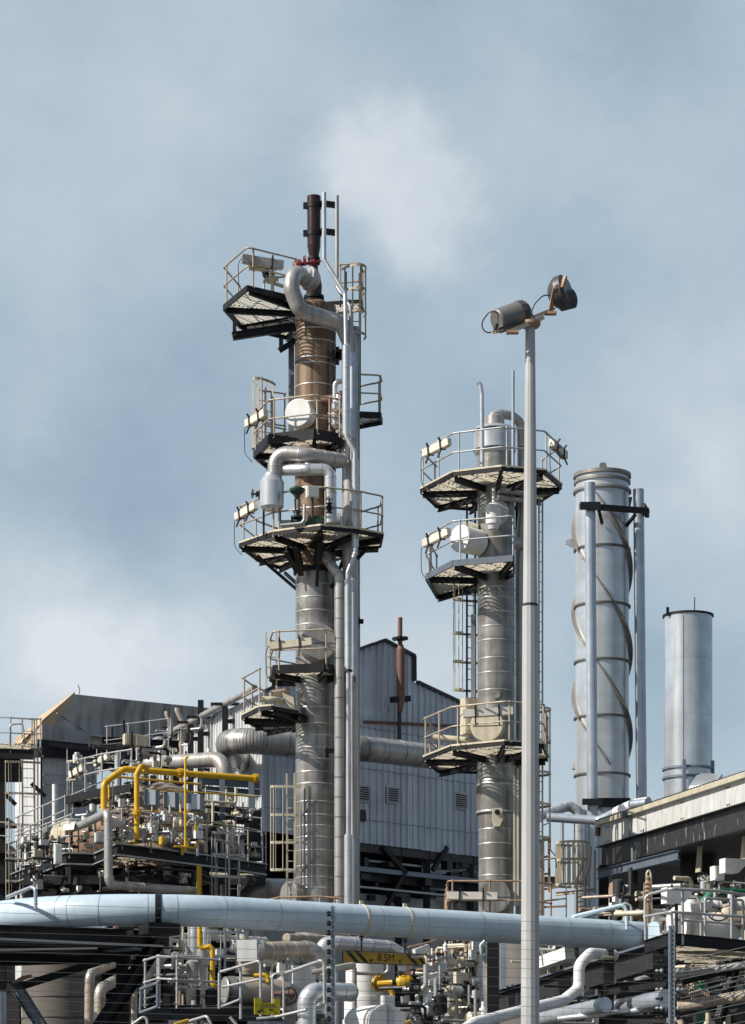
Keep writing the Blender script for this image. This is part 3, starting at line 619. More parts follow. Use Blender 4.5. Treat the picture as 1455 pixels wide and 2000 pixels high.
# ================================================================ lamp pole
DL = 33.; lx = W(1034.5,0,DL).x
T = Thing('lamp_pole', 'tall pale grey eight sided lamp pole standing in front of the right column', 'lamp post', (lx,DL,0))
T.part('lower_tube', MB().lathe((lx,DL,0), [(0,S(21,DL)),(zz(1180,DL),S(15.3,DL))], 12, smooth=False), K['pole'])
T.part('upper_tube', MB().lathe((lx,DL,zz(1183,DL)), [(0,S(14.2,DL)),(zz(638,DL)-zz(1183,DL),S(9.4,DL))], 12, smooth=False), K['pole'])
T.part('collar', MB().lathe((lx,DL,zz(1183,DL)), [(-.01,S(15.6,DL)),(.02,S(15.6,DL)),(.025,S(14,DL))], 12, smooth=False), K['dark'])
ph = lambda x, y, d=0: W(x, y, DL+d)
T.part('crossarm', MB().bar(ph(963,650,-.15), ph(1079,604,.25), .09,.035).bar(ph(990,650,-.2), ph(1060,620,0), .05,.05), K['cream'])
T.part('mounting_plate', MB().lathe(ph(1035,640), [(0,.1),(.035,.13),(.07,.13)], 10), K['railrust'])
for q_ in ((1000,649,-.2),(1074,612,.2)): T.part('foot_plate', MB().box(ph(*q_), (.15,.09,.03)), K['railrust'])
fl = Thing('floodlight', 'grey drum floodlight lying level on the left of the lamp pole crossarm', 'floodlight', ph(1006,620)); d = (ph(1036,606,.1)-ph(972,627,-.1)).normalized()
fl.part('housing', MB().lathe(ph(969,628,-.1), [(0,.135),(.02,.15),(.33,.158),(.33,.158)], 24, axis=d), K['lamp'])
fl.part('rear_cap', MB().lathe(ph(969,628,-.1)+d*.332, [(0,.162),(.07,.162),(.12,.13),(.14,.05)], 12, axis=d, smooth=False), K['lampdark'])
fl.part('bracket', MB().bar(ph(964,650,-.15), ph(970,632,-.2), .03,.03).bar(ph(972,643,-.25), ph(1020,628,-.15), .05,.02), K['dark'])
fl.part('cable', MB().tube(fillet([ph(971,612,-.2), ph(959,602,-.2), ph(938,632,-.1), ph(946,651,-.1), ph(965,648,-.1)], .12, 8), .008, 6), K['rubber'])
fr = Thing('floodlight', 'round floodlight seen edge on at the right end of the lamp pole crossarm', 'floodlight', ph(1092,575)); d = V((-.86,.42,-.2)).normalized()
fr.part('housing', MB().lathe(ph(1095,572,.1), [(-.08,.18),(-.06,.21),(.02,.21),(.06,.19),(.11,.15),(.15,.09),(.16,.03)], 32, axis=d), K['lampdark'])
fr.part('lens', MB().lathe(ph(1095,572,.1)-d*.1, [(0,.165),(.018,.165)], 28, axis=d), K['glass'])
fr.part('bracket', MB().bar(ph(1074,606,.1), ph(1083,562,-.1), .05,.03).bar(ph(1083,562,-.1), ph(1094,556,-.08), .04,.04).bar(ph(1103,540,-.05), ph(1096,562,-.1), .05,.03), K['railrust'])
fr.part('gear_box', MB().lathe(ph(1090,590,.1), [(0,.09),(.02,.12),(.2,.12),(.22,.09)], 14, axis=(.9,.2,.3)), K['lampdark'])
fr.part('cable', MB().tube(fillet([ph(1073,577,-.05), ph(1060,576,-.05), ph(1043,594,-.1), ph(1036,612,-.1), ph(1045,622,-.1), ph(1026,638,-.1)], .1, 8), .008, 6), K['rubber'])

# ================================================================ stacks
DS = 100.; sx = W(1175,0,DS).x; px = S(1,DS); h = lambda y: zz(y, DS)
T = Thing('exhaust_stack', 'tall silver stack wrapped in helical strakes between two slim leg pipes', 'chimney', (sx,DS,0))
T.part('stack_shell', MB().lathe((sx,DS,0), [(0,53*px),(h(965),52*px),(h(962),54*px),(h(956),54*px),(h(955),52*px),(h(930),52*px),(h(930),49*px),(h(960),49*px)], 48), K['stack'])
for y in (1075,1186,1295,1404,1516): T.part('flange_ring', MB().lathe((sx,DS,h(y)), [(-.035,52*px),(-.035,55.8*px),(.035,55.8*px),(.035,52*px)], 48, cap=False), K['strakedark'])
mb = MB().lathe((sx,DS,h(934)), [(0,52*px),(0,56.5*px),(.13,56.5*px),(.13,52*px)], 48, cap=False).lathe((sx,DS,h(946)), [(0,52*px),(0,55.5*px),(.1,55.5*px),(.1,52*px)], 48, cap=False).lathe((sx,DS,h(964)), [(0,52*px),(0,57*px),(.08,57*px),(.08,52*px)], 48, cap=False)
T.part('top_rings', mb, K['strake'])
T.part('lifting_lug', MB().prism([(sx-.2,DS-.9,h(932)),(sx+.12,DS-.9,h(932)),(sx+.08,DS-.9,h(922)+.1),(sx-.04,DS-.9,h(920)+.1),(sx-.16,DS-.9,h(922)+.1)], (0,.06,0)), K['strake'])
T.part('lifting_lug', MB().prism([W(1122,1050,DS),W(1104,1055,DS),W(1104,1062,DS),W(1122,1072,DS)], (0,.08,0)), K['alu'])
for k in range(3):
    mb = MB(); pitch = 486*px; n = 110; a0 = math.radians(-90+8)+k*2*math.pi/3; z0 = h(1516)+.3; z1 = h(970); vi, vo = [], []
    L_ = z1-z0
    for i in range(n+1):
        z = z0+L_*i/n; a = math.pi+(-(z-h(1040))/pitch*2*math.pi*-1)*-1+k*2*math.pi/3
        a = math.pi-((z-h(1040))/pitch)*2*math.pi+k*2*math.pi/3
        # going down the strake moves towards the right on the camera side
        ca, sa = math.cos(a), math.sin(a)
        vi.append(V((sx+ca*52*px, DS+sa*52*px, z))); vo.append(V((sx+ca*60*px, DS+sa*60*px, z)))
    vs = []; fs = []
    for i in range(n+1):
        vs += [vi[i]+V((0,0,.03)), vo[i]+V((0,0,.03)), vo[i]-V((0,0,.03)), vi[i]-V((0,0,.03))]
    for i in range(n):
        o = i*4
        for j in range(4): fs.append((o+j, o+(j+1)%4, o+4+(j+1)%4, o+4+j))
    mb.add(vs, fs); T.part('helical_strake', mb, K['strake'])
Tl = Thing('leg_pipe', 'slim silver pipe standing in front of the straked stack', 'pipe', W(1154,1560,98.4)); p_ = S(1,98.4)
Tl.part('pipe_body', MB().tube([W(1157,1800,98.4), W(1156,1560,98.4), W(1151,943,98.4)], 10.8*p_, 24), K['stackpipe'])
Tr = Thing('leg_pipe', 'slim blue grey pipe standing right of the straked stack', 'pipe', W(1250,1560,99.5))
Tr.part('pipe_body', MB().tube([W(1254,1800,99.5), W(1252,1560,99.5), W(1246,956,99.5)], 10.8*p_, 24), K['stackpipe'])
T.part('guide_bracket', MB().bar(W(1132,988,98.1), W(1265,998,98.9), .18,.2).bar(W(1167,990,98.2), W(1175,1022,98.9), .1,.1).bar(W(1240,1005,99), W(1220,1030,99.6), .1,.1).bar(W(1255,990,99), W(1264,1004,99.6), .14,.3).box(W(1152,988,98.1), (.75,.2,.26)), K['black'])
T.part('guide_bracket', MB().box(W(1156,1566,98.1), (.75,.3,.2)).box(W(1195,1568,99), (1.3,.5,.3)), K['black'])
D3 = 95.; px = S(1,D3); s2 = W(1343,0,D3).x; h = lambda y: zz(y, D3)
T = Thing('exhaust_stack', 'short wide plain steel stack at the right edge behind the air cooler', 'chimney', (s2,D3,0))
T.part('stack_shell', MB().lathe((s2,D3,0), [(0,47*px),(h(1204),47*px),(h(1204),45*px),(h(1240),45*px)], 56), K['stack2'])
T.part('top_rim', MB().lathe((s2,D3,h(1205)), [(0,46.5*px),(0,50*px),(.06,50*px),(.06,46.5*px)], 56, cap=False).box((s2-43*px,D3-.5,h(1200)), (.1,.1,.3)), K['black'])
T.part('flange_ring', MB().lathe((s2,D3,h(1505)), [(0,47*px),(0,50.5*px),(.08,50.5*px),(.08,47*px)], 56, cap=False).lathe((s2,D3,h(1523)), [(0,47*px),(0,50.5*px),(.08,50.5*px),(.08,47*px)], 56, cap=False), K['steelblue'])
for y_ in (1290,1400): T.part('weld_seam', MB().lathe((s2,D3,h(y_)), [(-.012,46.9*px),(0,47.25*px),(.012,46.9*px)], 56, cap=False), K['stack2'])
T.part('weld_seam', MB().bar((s2-.28,D3-.83,h(1500)), (s2-.28,D3-.83,h(1210)), .02,.02), K['stack2'])
T.part('lightning_rod', MB().tube([W(1355,1204,D3-.8), W(1356,1166,D3-.8)], .02, 6), K['dark'])
T.part('gusset', MB().bar(W(1335,1484,93.9), W(1335,1548,93.9), .12,.3).bar(W(1391,1486,94.8), W(1391,1520,94.8), .1,.2), K['steelblue'])
single('duct_hood', MB().hexa([W(1343,1545,93),W(1402,1535,92.5),W(1412,1515,93.4),W(1360,1512,94.2),W(1345,1535,93),W(1398,1528,92.5),W(1408,1512,93.4),W(1362,1509,94.2)]), K['stack2'], 'small folded metal hood at the foot of the short stack', 'duct')
# ================================================================ corrugated building
def corr(mb, a, b, zb, zt, pitch=.3, dep=.05, mi=0, holes=()):
    """ribbed sheet from a to b (xy); zb, zt are functions of the distance t; holes = (t0,t1,z0,z1) left open"""
    a, b = V((a[0],a[1],0)), V((b[0],b[1],0)); L = (b-a).length; u = (b-a)/L; n = V((u.y,-u.x,0))
    k = int(L/pitch); prof = []
    for i in range(k+1):
        t = i*pitch
        for dt, o in ((0,0),(pitch*.72,0),(pitch*.78,dep),(pitch*.92,dep)):
            if t+dt < L: prof.append((t+dt, o))
    prof.append((L, 0))
    for (t0, o0), (t1, o1) in zip(prof, prof[1:]):
        p, q = a+u*t0+n*o0, a+u*t1+n*o1
        bands = [(zb(t0), zt(t0), zb(t1), zt(t1))]
        for h0, h1, z0, z1 in holes:
            if t0 >= h0-.01 and t1 <= h1+.01:
                b_ = bands[0]; bands = [(b_[0], z0, b_[2], z0), (z1, b_[1], z1, b_[3])]
        for z00, z01, z10, z11 in bands:
            mb.add([(p.x,p.y,z00),(q.x,q.y,z10),(q.x,q.y,z11),(p.x,p.y,z01)], [(0,1,2,3)], mi)
    return u, n
A = W(515,1700,90); B = W(945,1700,97.6)        # shaded gable wall, receding to the right
LL = W(285,1700,102.5)                            # far end of the sunlit side wall
T = Thing('process_building', 'blue grey corrugated building with stepped gable, sunlit side wall and louvres behind the columns', 'building', (A.x,A.y,0)); BLD = T
ub = V((B.x-A.x,B.y-A.y)); LB = ub.length
def on(px_):    # distance along the gable wall of an image column
    k = (px_-CX)/F; t = (k*A.y-A.x)/((B.x-A.x)-k*(B.y-A.y)); return t*LB
def onpt(px_, py): t = on(px_)/LB; D = A.y+t*(B.y-A.y); return W(px_, py, D)
roof = [(515,1352),(580,1322),(705,1268),(748,1252),(806,1283),(806.5,1332),(812,1334),(895,1373),(945,1396)]
rz = [(on(x), onpt(x,y).z) for x, y in roof]
def zt(t):
    for (t0,z0),(t1,z1) in zip(rz, rz[1:]):
        if t <= t1: return z0+(z1-z0)*max(0,min(1,(t-t0)/max(t1-t0,1e-6)))
    return rz[-1][1]
zb0 = onpt(705,1646).z; zb = lambda t: zb0
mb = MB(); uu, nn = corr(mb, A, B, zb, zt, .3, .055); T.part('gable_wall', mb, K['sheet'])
# sunlit side wall
z_e0 = W(515,1352,90).z; z_e1 = W(285,1472,102.5).z; LS = (V((A.x,A.y))-V((LL.x,LL.y))).length
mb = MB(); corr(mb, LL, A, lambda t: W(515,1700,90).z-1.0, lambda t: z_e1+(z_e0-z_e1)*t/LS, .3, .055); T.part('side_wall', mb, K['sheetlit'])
mb = MB()   # roof sheets and rear so the block is closed
back = V((-uu.y*0+ (LL-A).x, (LL-A).y, 0))
for i in range(len(rz)-1):
    p, q = A+V((uu.x,uu.y,0))*rz[i][0], A+V((uu.x,uu.y,0))*rz[i+1][0]; p.z, q.z = rz[i][1], rz[i+1][1]
    mb.add([p,q,q+back,p+back], [(0,1,2,3)])
Bt = B.copy(); Bt.z = rz[-1][1]; Bb = B.copy(); Bb.z = 0
mb.add([Bb,Bt,Bt+back,Bb+back], [(0,1,2,3)]); T.part('roof', mb, K['sheet'])
tr = MB()
for i in range(len(rz)-1):
    p, q = A+V((uu.x,uu.y,0))*rz[i][0]-V((0,0,0))+nn*.06, A+V((uu.x,uu.y,0))*rz[i+1][0]+nn*.06; p.z, q.z = rz[i][1]+.03, rz[i+1][1]+.03
    if (q-p).length > .2: tr.bar(p, q, .16, .1)
T.part('roof_trim', tr, K['dark'])
e0, e1 = V((A.x,A.y,z_e0+.12)), V((LL.x,LL.y,z_e1+.12)); ns = V((-uu.y*-1, 0, 0)); sv = (e1-e0).normalized(); sn = V((sv.y,-sv.x,0)); sn = sn if sn.x < 0 else -sn
T.part('gutter_pipe', MB().tube([e0+sn*.3, e1+sn*.3], .12, 12), K['aludull'])
for i, xx in enumerate((300,345,395,415,462)):
    t = ((515-xx)/230); p = A.lerp(LL, t*.98)+sn*.32; zt_ = z_e0+(z_e1-z_e0)*t*.98
    T.part('wall_post', MB().ibeam((p.x,p.y,zt_-4.2 if i != 3 else zt_-3.6), (p.x,p.y,zt_+(.7 if i==3 else 0)), .2,.2), K['black'])
    T.part('wall_bracket', MB().bar(p+V((0,0,zt_-p.z-.5)), p+V((.9,.0,zt_-p.z-.5)), .1,.14).bar(p+V((-.5,0,zt_-p.z+.1)), p+V((.5,0,zt_-p.z+.1)), .1,.1), K['black'])
for y_, m_ in ((1600,'steelblue'),(1500,'steelblue'),(1420,'steelblue')):
    zz_ = onpt(705,y_).z; a_ = A+nn*.058; b_ = B+nn*.058; a_.z = b_.z = zz_; t1_ = 1.0 if y_ > 1410 else .6
    T.part('sheet_lap', MB().bar(a_, a_.lerp(b_, t1_), .008,.018), K[m_])
# rows of screws and the louvres
sc_ = MB()
for yy in (1500,1600,1420):
    for i in range(2,46):
        xx = 515+i*9.4; p = onpt(xx, 1620)
        p.z = onpt(705, yy).z
        if p.z < zt(on(xx))-.2: sc_.box(p+nn*.012, (.035,.035,.035))
T.part('screws', sc_, K['dark'])
for (x0,x1,yc) in ((697,720,1550),(753,775,1553),(886,908,1564)):
    t0, t1 = on(x0), on(x1); zc = onpt((x0+x1)/2, yc).z; hh = .3
    a, b = A+V((uu.x,uu.y,0))*t0+nn*.07, A+V((uu.x,uu.y,0))*t1+nn*.07; a.z = b.z = zc; hh = S(16,93.5)
    f = MB()
    for s_ in (-1,1): f.bar(a+V((0,0,s_*hh)), b+V((0,0,s_*hh)), .05,.05)
    for q in (a,b): f.bar(q-V((0,0,hh)), q+V((0,0,hh)), .05,.05)
    f.add([a-V((0,0,hh))-nn*.005,b-V((0,0,hh))-nn*.005,b+V((0,0,hh))-nn*.005,a+V((0,0,hh))-nn*.005],[(0,1,2,3)],1)
    o = T.part('louvre', f, [K['casingpale'],K['ink']]); sl_ = MB()
    for i in range(7):
        z = -hh+.05+i*(2*hh-.1)/6; sl_.add([a+V((0,0,z+.03)),b+V((0,0,z+.03)),b+nn*.06+V((0,0,z-.02)),a+nn*.06+V((0,0,z-.02))],[(0,1,2,3)])
    T.part('slats', sl_, K['casingpale'], o)
T.part('opening', MB().bar(onpt(700,1593)+nn*.06, onpt(713,1593)+nn*.06, .04, S(23,93)), K['ink'])
# the open dark storey below the sheeting
ud = V((uu.x,uu.y,0)); base = A.copy(); base.z = 0
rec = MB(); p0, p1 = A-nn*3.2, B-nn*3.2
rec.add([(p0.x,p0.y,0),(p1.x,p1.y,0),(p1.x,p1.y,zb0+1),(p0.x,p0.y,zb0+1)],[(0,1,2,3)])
T.part('added_dark_wall', rec, K['black'])  # black sheet added to keep the open storey dark
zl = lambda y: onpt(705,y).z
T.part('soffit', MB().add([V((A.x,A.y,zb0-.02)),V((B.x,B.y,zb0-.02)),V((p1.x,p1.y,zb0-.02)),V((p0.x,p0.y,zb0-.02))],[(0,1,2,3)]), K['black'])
for y, w_, m_, off, sh in ((1676,.07,'casingpale',-.4,0),(1697,.16,'steelblue',0,0),(1703,.5,'black',-.3,0),(1655,.28,'dark',-.1,0),(1733,.06,'railg',.1,0),(1722,.2,'black',-1,0)):
    a, b = V((A.x,A.y,zl(y)))+nn*off, V((B.x,B.y,zl(y)))+nn*off; T.part('floor_beam', MB().bar(a+ud*3.2, b, .14, w_), K[m_])
T.part('lower_wall', MB().add([(V((A.x,A.y,0))+nn*-.8),(V((B.x,B.y,0))+nn*-.8),(V((B.x,B.y,zl(1738)))+nn*-.8),(V((A.x,A.y,zl(1738)))+nn*-.8)],[(0,1,2,3)]), K['casingpale'])
for xx in (600,700,785,840,925): p = onpt(xx,1700)-nn*.2; T.part('wall_column', MB().ibeam((p.x,p.y,0), (p.x,p.y,zb0), .26,.3), K['black'])
for a_, b_ in (((790,1700),(752,1770)),((745,1655),(785,1700)),((870,1655),(842,1700))): T.part('cross_brace', MB().bar(onpt(*a_)+nn*.05, onpt(*b_)+nn*.05, .12,.16), K['black'])
for i in range(26):
    bx = MB()
    xx = RND.uniform(700,925); yy = RND.choice((1688,1712,1720,1745,1752)); s_ = RND.uniform(.15,.5); bx.box(onpt(xx,yy)-nn*RND.uniform(.1,.6), (s_,s_,RND.uniform(.15,.5)), .8)
    T.part('stored_item', bx, K['dark'])
# red pipe and rusted silencer in front of the gable
pipeT('red_oxide_pipe', 'thin red oxide pipe running level across the corrugated gable', [onpt(700,1412)+nn*.3, onpt(900,1421)+nn*.3+V((0,0,0))], .06, 'rustred', world=True)
q = lambda x, y, o=.6: onpt(x,y)+nn*o
sg = Thing('exhaust_silencer', 'rusted red exhaust silencer standing against the peak of the corrugated gable', 'silencer', q(757,1400))
sg.part('exhaust_tip', MB().tube([q(757,1262), q(757,1211)], S(4.6,93), 14), K['rustred'])
px = S(1,93)
sg.part('silencer_body', MB().lathe(q(758,1396), [(0,3*px),(6*px,5*px),(30*px,8.5*px),(124*px,8.5*px),(134*px,5*px)], 22), K['rustred'])
sg.part('bracket', MB().bar(q(745,1370,.5), q(774,1369,.6), .25,.2), K['black'])
sg.part('bracket', MB().bar(q(747,1253,.6), q(767,1251,.6), .2,.12).box(q(757,1252,.6), (.4,.4,.1), .7), K['black'])
sg.part('post', MB().bar(q(763,1370,.4), q(763,1446,.4), .14,.14), K['dark'])
# big duct passing in front of the gable
g = [W(500,1490,94), W(452,1480,90.3), W(446,1449,88.6), W(490,1447,88.0), W(705,1462,89.7), W(905,1485,93.6)]
pipeT('large_duct', 'fat segmented duct crossing in front of the corrugated gable behind the left column', g, S(25,88.3), 'aludull', world=True, seam=.75, eseam=1, bend=.75, smt='clad', n=32, cat='duct')

# ================================================================ grey boiler casing, upper left
T = Thing('boiler_casing', 'weathered grey sheet metal boiler casing with sunlit tan sloping top, upper left', 'building', W(150,1450,108)); o_ = None
D = 108.
front = [W(147,1356,D),W(450,1386,D+8),W(450,1470,D+8),W(183,1462,D+1),W(84,1447,D-1.0),W(84,1420,D-1)]
T.part('casing_front', MB().prism([W(147,1356,D),W(450,1387,D+8),W(450,1478,D+8),W(320,1453,D+3.4),W(178,1437,D+.6),W(178,1463,D+.6),W(83,1446,D-1.2),W(83,1413,D-1.2)], (.3,3.5,0)), K['casing'])
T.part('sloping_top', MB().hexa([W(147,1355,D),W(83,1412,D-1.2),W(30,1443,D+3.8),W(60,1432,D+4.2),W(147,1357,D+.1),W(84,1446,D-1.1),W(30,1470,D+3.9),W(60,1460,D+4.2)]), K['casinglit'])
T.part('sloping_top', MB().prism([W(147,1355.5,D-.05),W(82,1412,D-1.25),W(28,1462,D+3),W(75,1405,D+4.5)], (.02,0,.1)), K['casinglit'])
T.part('underside', MB().prism([W(180,1436,D+1),W(318,1451,D+4),W(300,1470,D+3.4),W(180,1468,D+1)], (.1,1.,0)), K['cream'])
mb = MB()
for i in range(22): mb.bar(W(88+i*4.1,1449+i*.45,D-1.3), W(88+i*4.1,1457+i*.45,D-1.3), .04,.12)
T.part('ribbed_edge', mb, K['black'])
T.part('casing_leg', MB().hexa([W(83,2000,D-1),W(190,2000,D+.4),W(190,2000,D+5),W(83,2000,D+4),W(83,1456,D-1),W(190,1468,D+.4),W(190,1468,D+5),W(83,1456,D+4)]), K['casingpale'])
T.part('casing_leg', MB().hexa([W(31,2000,D+3.5),W(80,2000,D-1),W(84,2000,D+3),W(40,2000,D+6),W(30,1478,D+3.5),W(80,1462,D-1),W(84,1460,D+3),W(40,1478,D+6)]), K['casingpale'])
T.part('girder', MB().bar(W(60,1466,D-1.6), W(320,1476,D+1.8), .3,.5).bar(W(75,1451,D-1.5), W(183,1462,D-.1), .1,.3), K['black'])
T.part('stiffeners', MB().bar(W(112,1393,D-1.1), W(178,1435,D-.1), .05,.05).bar(W(132,1460,D-1.3), W(132,1600,D-1.2), .04,.04).bar(W(86,1512,D-1.2), W(186,1518,D+.2), .04,.04).bar(W(86,1532,D-1.2), W(186,1536,D+.2), .04,.04), K['casing'])
pipeT('roof_probe', 'tiny bent probe standing on the ridge of the grey casing', [(156,1356,D),(156,1345,D),(153,1338,D)], 1.1, 'rail', cat='probe')
pipeT('casing_downpipe', 'thin pipe in the corner of the sunlit casing leg', [(74,1470,D-1.6),(74,1700,D-1.6)], 2.2, 'casingpale')
T = Thing('dark_backing_structure', 'added dark backing of floors and wall for the shade beneath the grey casing', 'building', W(250,1700,112))
T.part('dark_backing_wall', MB().prism([W(-10,1665,112),W(560,1665,112),W(560,2350,112),W(-10,2350,112)], (0,.4,0)), K['black'])  # added black wall and floors stand in for deep shade under the casing
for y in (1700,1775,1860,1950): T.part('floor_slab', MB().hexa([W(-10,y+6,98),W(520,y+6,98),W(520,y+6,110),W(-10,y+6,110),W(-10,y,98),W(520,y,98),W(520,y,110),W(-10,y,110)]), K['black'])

# two goose-neck vents and the mid-left wall pipes
for i, (x, yt, lb) in enumerate(((335,1392,'left one of two short goosenecks in front of the dark casing'),(355,1385,'right one of two short goosenecks in front of the dark casing'))):
    pipeT('gooseneck_vent', lb, [(x,1560,97),(x,yt+22,97),(x-9,yt+3,97),(x-8,yt-2,97)], 4.3, 'tanclad', group=None, bend=1.2)
pipeT('wall_vent_pipe', 'straight slim grey vent rising above the roof gutter of the corrugated side wall', [(414,1560,95),(414,1377,95)], 3.2, 'aludull')
pipeT('hot_gas_pipe', 'brown topped silver pipe bending down in front of the sunlit corrugated wall', [(290,1492,90),(440,1482,87.5),(447,1780,87.5)], 14.5, 'aludull', seam=.62, eseam=1, bend=1.1, n=28, smt='tanclad')

# ================================================================ ladder tower on the far left
T = Thing('ladder_tower', 'grey steel access tower with caged ladder at the left edge', 'tower', W(40,1640,86)); D = 86.
for x in (-12,6,): T.part('tower_leg', MB().ibeam(W(x,2300,D), W(x,1478,D), .2,.22), K['black'])
T.part('platform', grating([(W(-30,0,84).x,84.5),(W(62,0,84).x,84.5),(W(62,0,84).x,87.2),(W(-30,0,84).x,87.2)], W(0,1466,D).z, -.5), K['grate'])
T.part('edge_beam', MB().ibeam(W(-30,1470,84.4), W(66,1474,84.4), .14,.3).ibeam(W(62,1472,84.4), W(80,1468,87), .14,.3).bar(W(-20,1500,85), W(40,1500,86), .15,.9), K['black'])
T.part('railing', railing([W(-20,1462,84.5),W(16,1463,84.4),W(62,1466,84.5),W(80,1464,87)], 1.0), K['railg'])
T.part('railing', MB().pipe([W(20,1455,84.3),W(20,1415,84.3),W(45,1413,84.3),W(48,1440,84.3),W(42,1452,84.3)], .03, 2), K['railg'])
ladder(T, W(56,1405,85), W(58,1850,85), (1,.2,0), mt='cream', w=.38, hoops=[1.2,2.1,3.0,3.9,4.9,5.9], cr=.38, back=(-.95,-.3,0))
T.part('brace', MB().bar(W(10,1550,85.8), W(32,1572,85.9), .1,.12).bar(W(62,1530,85.3), W(90,1556,85.4), .1,.12).bar(W(0,1760,86), W(40,1690,86), .12,.12), K['black'])
for y in (1610,1660,1720): T.part('landing', MB().box(W(2,y,86), (.9,1.2,.12)).bar(W(-16,y-3,85.3), W(20,y-3,85.3), .1,.3), K['black'])
T.part('railing', railing([W(-14,1660,85),W(18,1662,85)], .9), K['railg'])
pipeT('white_vent_pipe', 'white vertical vent pipe with a taped upper end beside the grey casing leg', [(108,1700,88),(108,1532,88)], 5.3, 'white')
# ================================================================ process module behind the blue pipe, left
z_lo = W(200,1668,80).z
T = Thing('process_module', 'crowded steel platform module carrying vessels, boxes and valves left of centre', 'equipment platform', W(300,1740,80)); MOD = T; D = 80.
def zat(y, D_): return CZ+(HY-y)/F*D_
fp = [WZ(18,1712,z_lo),WZ(130,1668,z_lo),WZ(185,1670,z_lo),WZ(232,1650,z_lo),WZ(400,1672,z_lo),WZ(520,1690,z_lo),WZ(520,1705,z_lo),WZ(200,1740,z_lo)]
T.part('floor_grating', grating([(p.x,p.y) for p in fp], z_lo, -.5, .12, .03), K['grate'])
e = MB()
for a, b in zip(fp[:5], fp[1:6]): e.ibeam(a-V((0,0,.16)), b-V((0,0,.16)), .14, .34)
T.part('edge_beam', e, K['black'])
e = MB()
for a, b in zip(fp[:5], fp[1:6]): e.bar(a+V((0,0,.03)), b+V((0,0,.03)), .1, .05); e.bar(a+V((0,-.05,-.3)), b+V((0,-.05,-.3)), .1, .05)
T.part('floor_channel', e, K['railg'])
T.part('railing', railing(fp[:3], 1.05, step=.85), K['railg']); T.part('railing', railing(fp[2:6], 1.05, step=1.2), K['rail'])
T.part('railing', railing([p+V((.25,1.1,0)) for p in fp[:2]], 1.05, step=.85), K['railrust'])
for i in range(9):
    p = fp[0].lerp(fp[1], i/8.); T.part('underfloor_beam', MB().ibeam(p-V((0,0,.3)), p+V((1.6,3.0,-.3)), .12, .26).bar(p+V((.1,0,-.9)), p+V((.1,0,-.3)), .09,.09), K['dark'])
for z_, m_ in ((-.75,'dark'),(-1.2,'black'),(-1.7,'black')):
    T.part('underfloor_beam', MB().bar(fp[0]+V((.6,.4,z_-.1)), fp[1]+V((.4,.2,z_)), .2,.26).bar(fp[1]+V((.4,.2,z_)), fp[4]+V((0,.3,z_)), .2,.26), K[m_])
for x in (60,130,190,250,330,400,455):
    T.part('column_leg', MB().ibeam(W(x,2350,81.5), W(x,1690,81.5), .3,.3), K['black'])
T.part('deck_slab', MB().hexa([W(40,1728,80.5),W(520,1728,80.5),W(520,1722,92),W(60,1722,92),W(50,1712,80.6),W(520,1712,80.6),W(520,1706,92),W(60,1706,92)]), K['black'])
# upper level
zu = W(175,1560,83).z; up_ = [WZ(132,1556,zu),WZ(196,1541,zu),WZ(258,1532,zu),WZ(262,1540,zu),WZ(262,1548,zu),WZ(150,1564,zu)]
T.part('upper_grating', grating([(p.x,p.y) for p in up_], zu, -.5, .12, .03), K['grate'])
e = MB()
for a, b in zip(up_, up_[1:]+up_[:1]): e.bar(a-V((0,0,.1)), b-V((0,0,.1)), .1,.22)
T.part('edge_beam', e, K['black']); T.part('railing', railing(up_[:3], 1.05, step=.9), K['railg'])
fixture(W(139,1514,82), W(164,1499,81.6), 'small white strip light on the lower rail of the left module top deck')
fixture(W(187,1492,81.6), W(213,1476,81.2), 'small white strip light on the upper rail of the left module top deck')
# steel frame bents
for x in (232,300,345,396,435,492): T.part('frame_post', MB().ibeam(W(x,1700,83.5), W(x,1475 if x < 300 else 1515,83.5), .18,.2), K['slate' if x in (396,435,492) else 'black'])
for y0, x0, x1, m_ in ((1449,200,350,'black'),(1528,396,508,'slate'),(1545,396,508,'slate'),(1580,396,500,'dark'),(1600,396,500,'dark'),(1500,200,330,'black')):
    T.part('frame_beam', MB().ibeam(W(x0,y0-3,83.3), W(x1,y0+5,84.2), .12,.22), K[m_])
T.part('frame_brace', MB().bar(W(340,1540,83), W(386,1515,83.6), .06,.08), K['dark']); T.part('frame_brace', MB().bar(W(400,1640,83), W(440,1600,83), .06,.08), K['dark'])
ladder(T, W(458,1622,79.5), W(458,1775,79.5), (1,.2,0), mt='railg', w=.3, hoops=[.3,.95,1.6,2.25], cr=.36, back=(-.9,-.4,0))
T.part('black_cover', MB().prism([W(478,1600,83),W(492,1590,83),W(512,1576,83.4),W(512,1680,83.4),W(478,1682,83)], (0,.3,0)), K['black'])
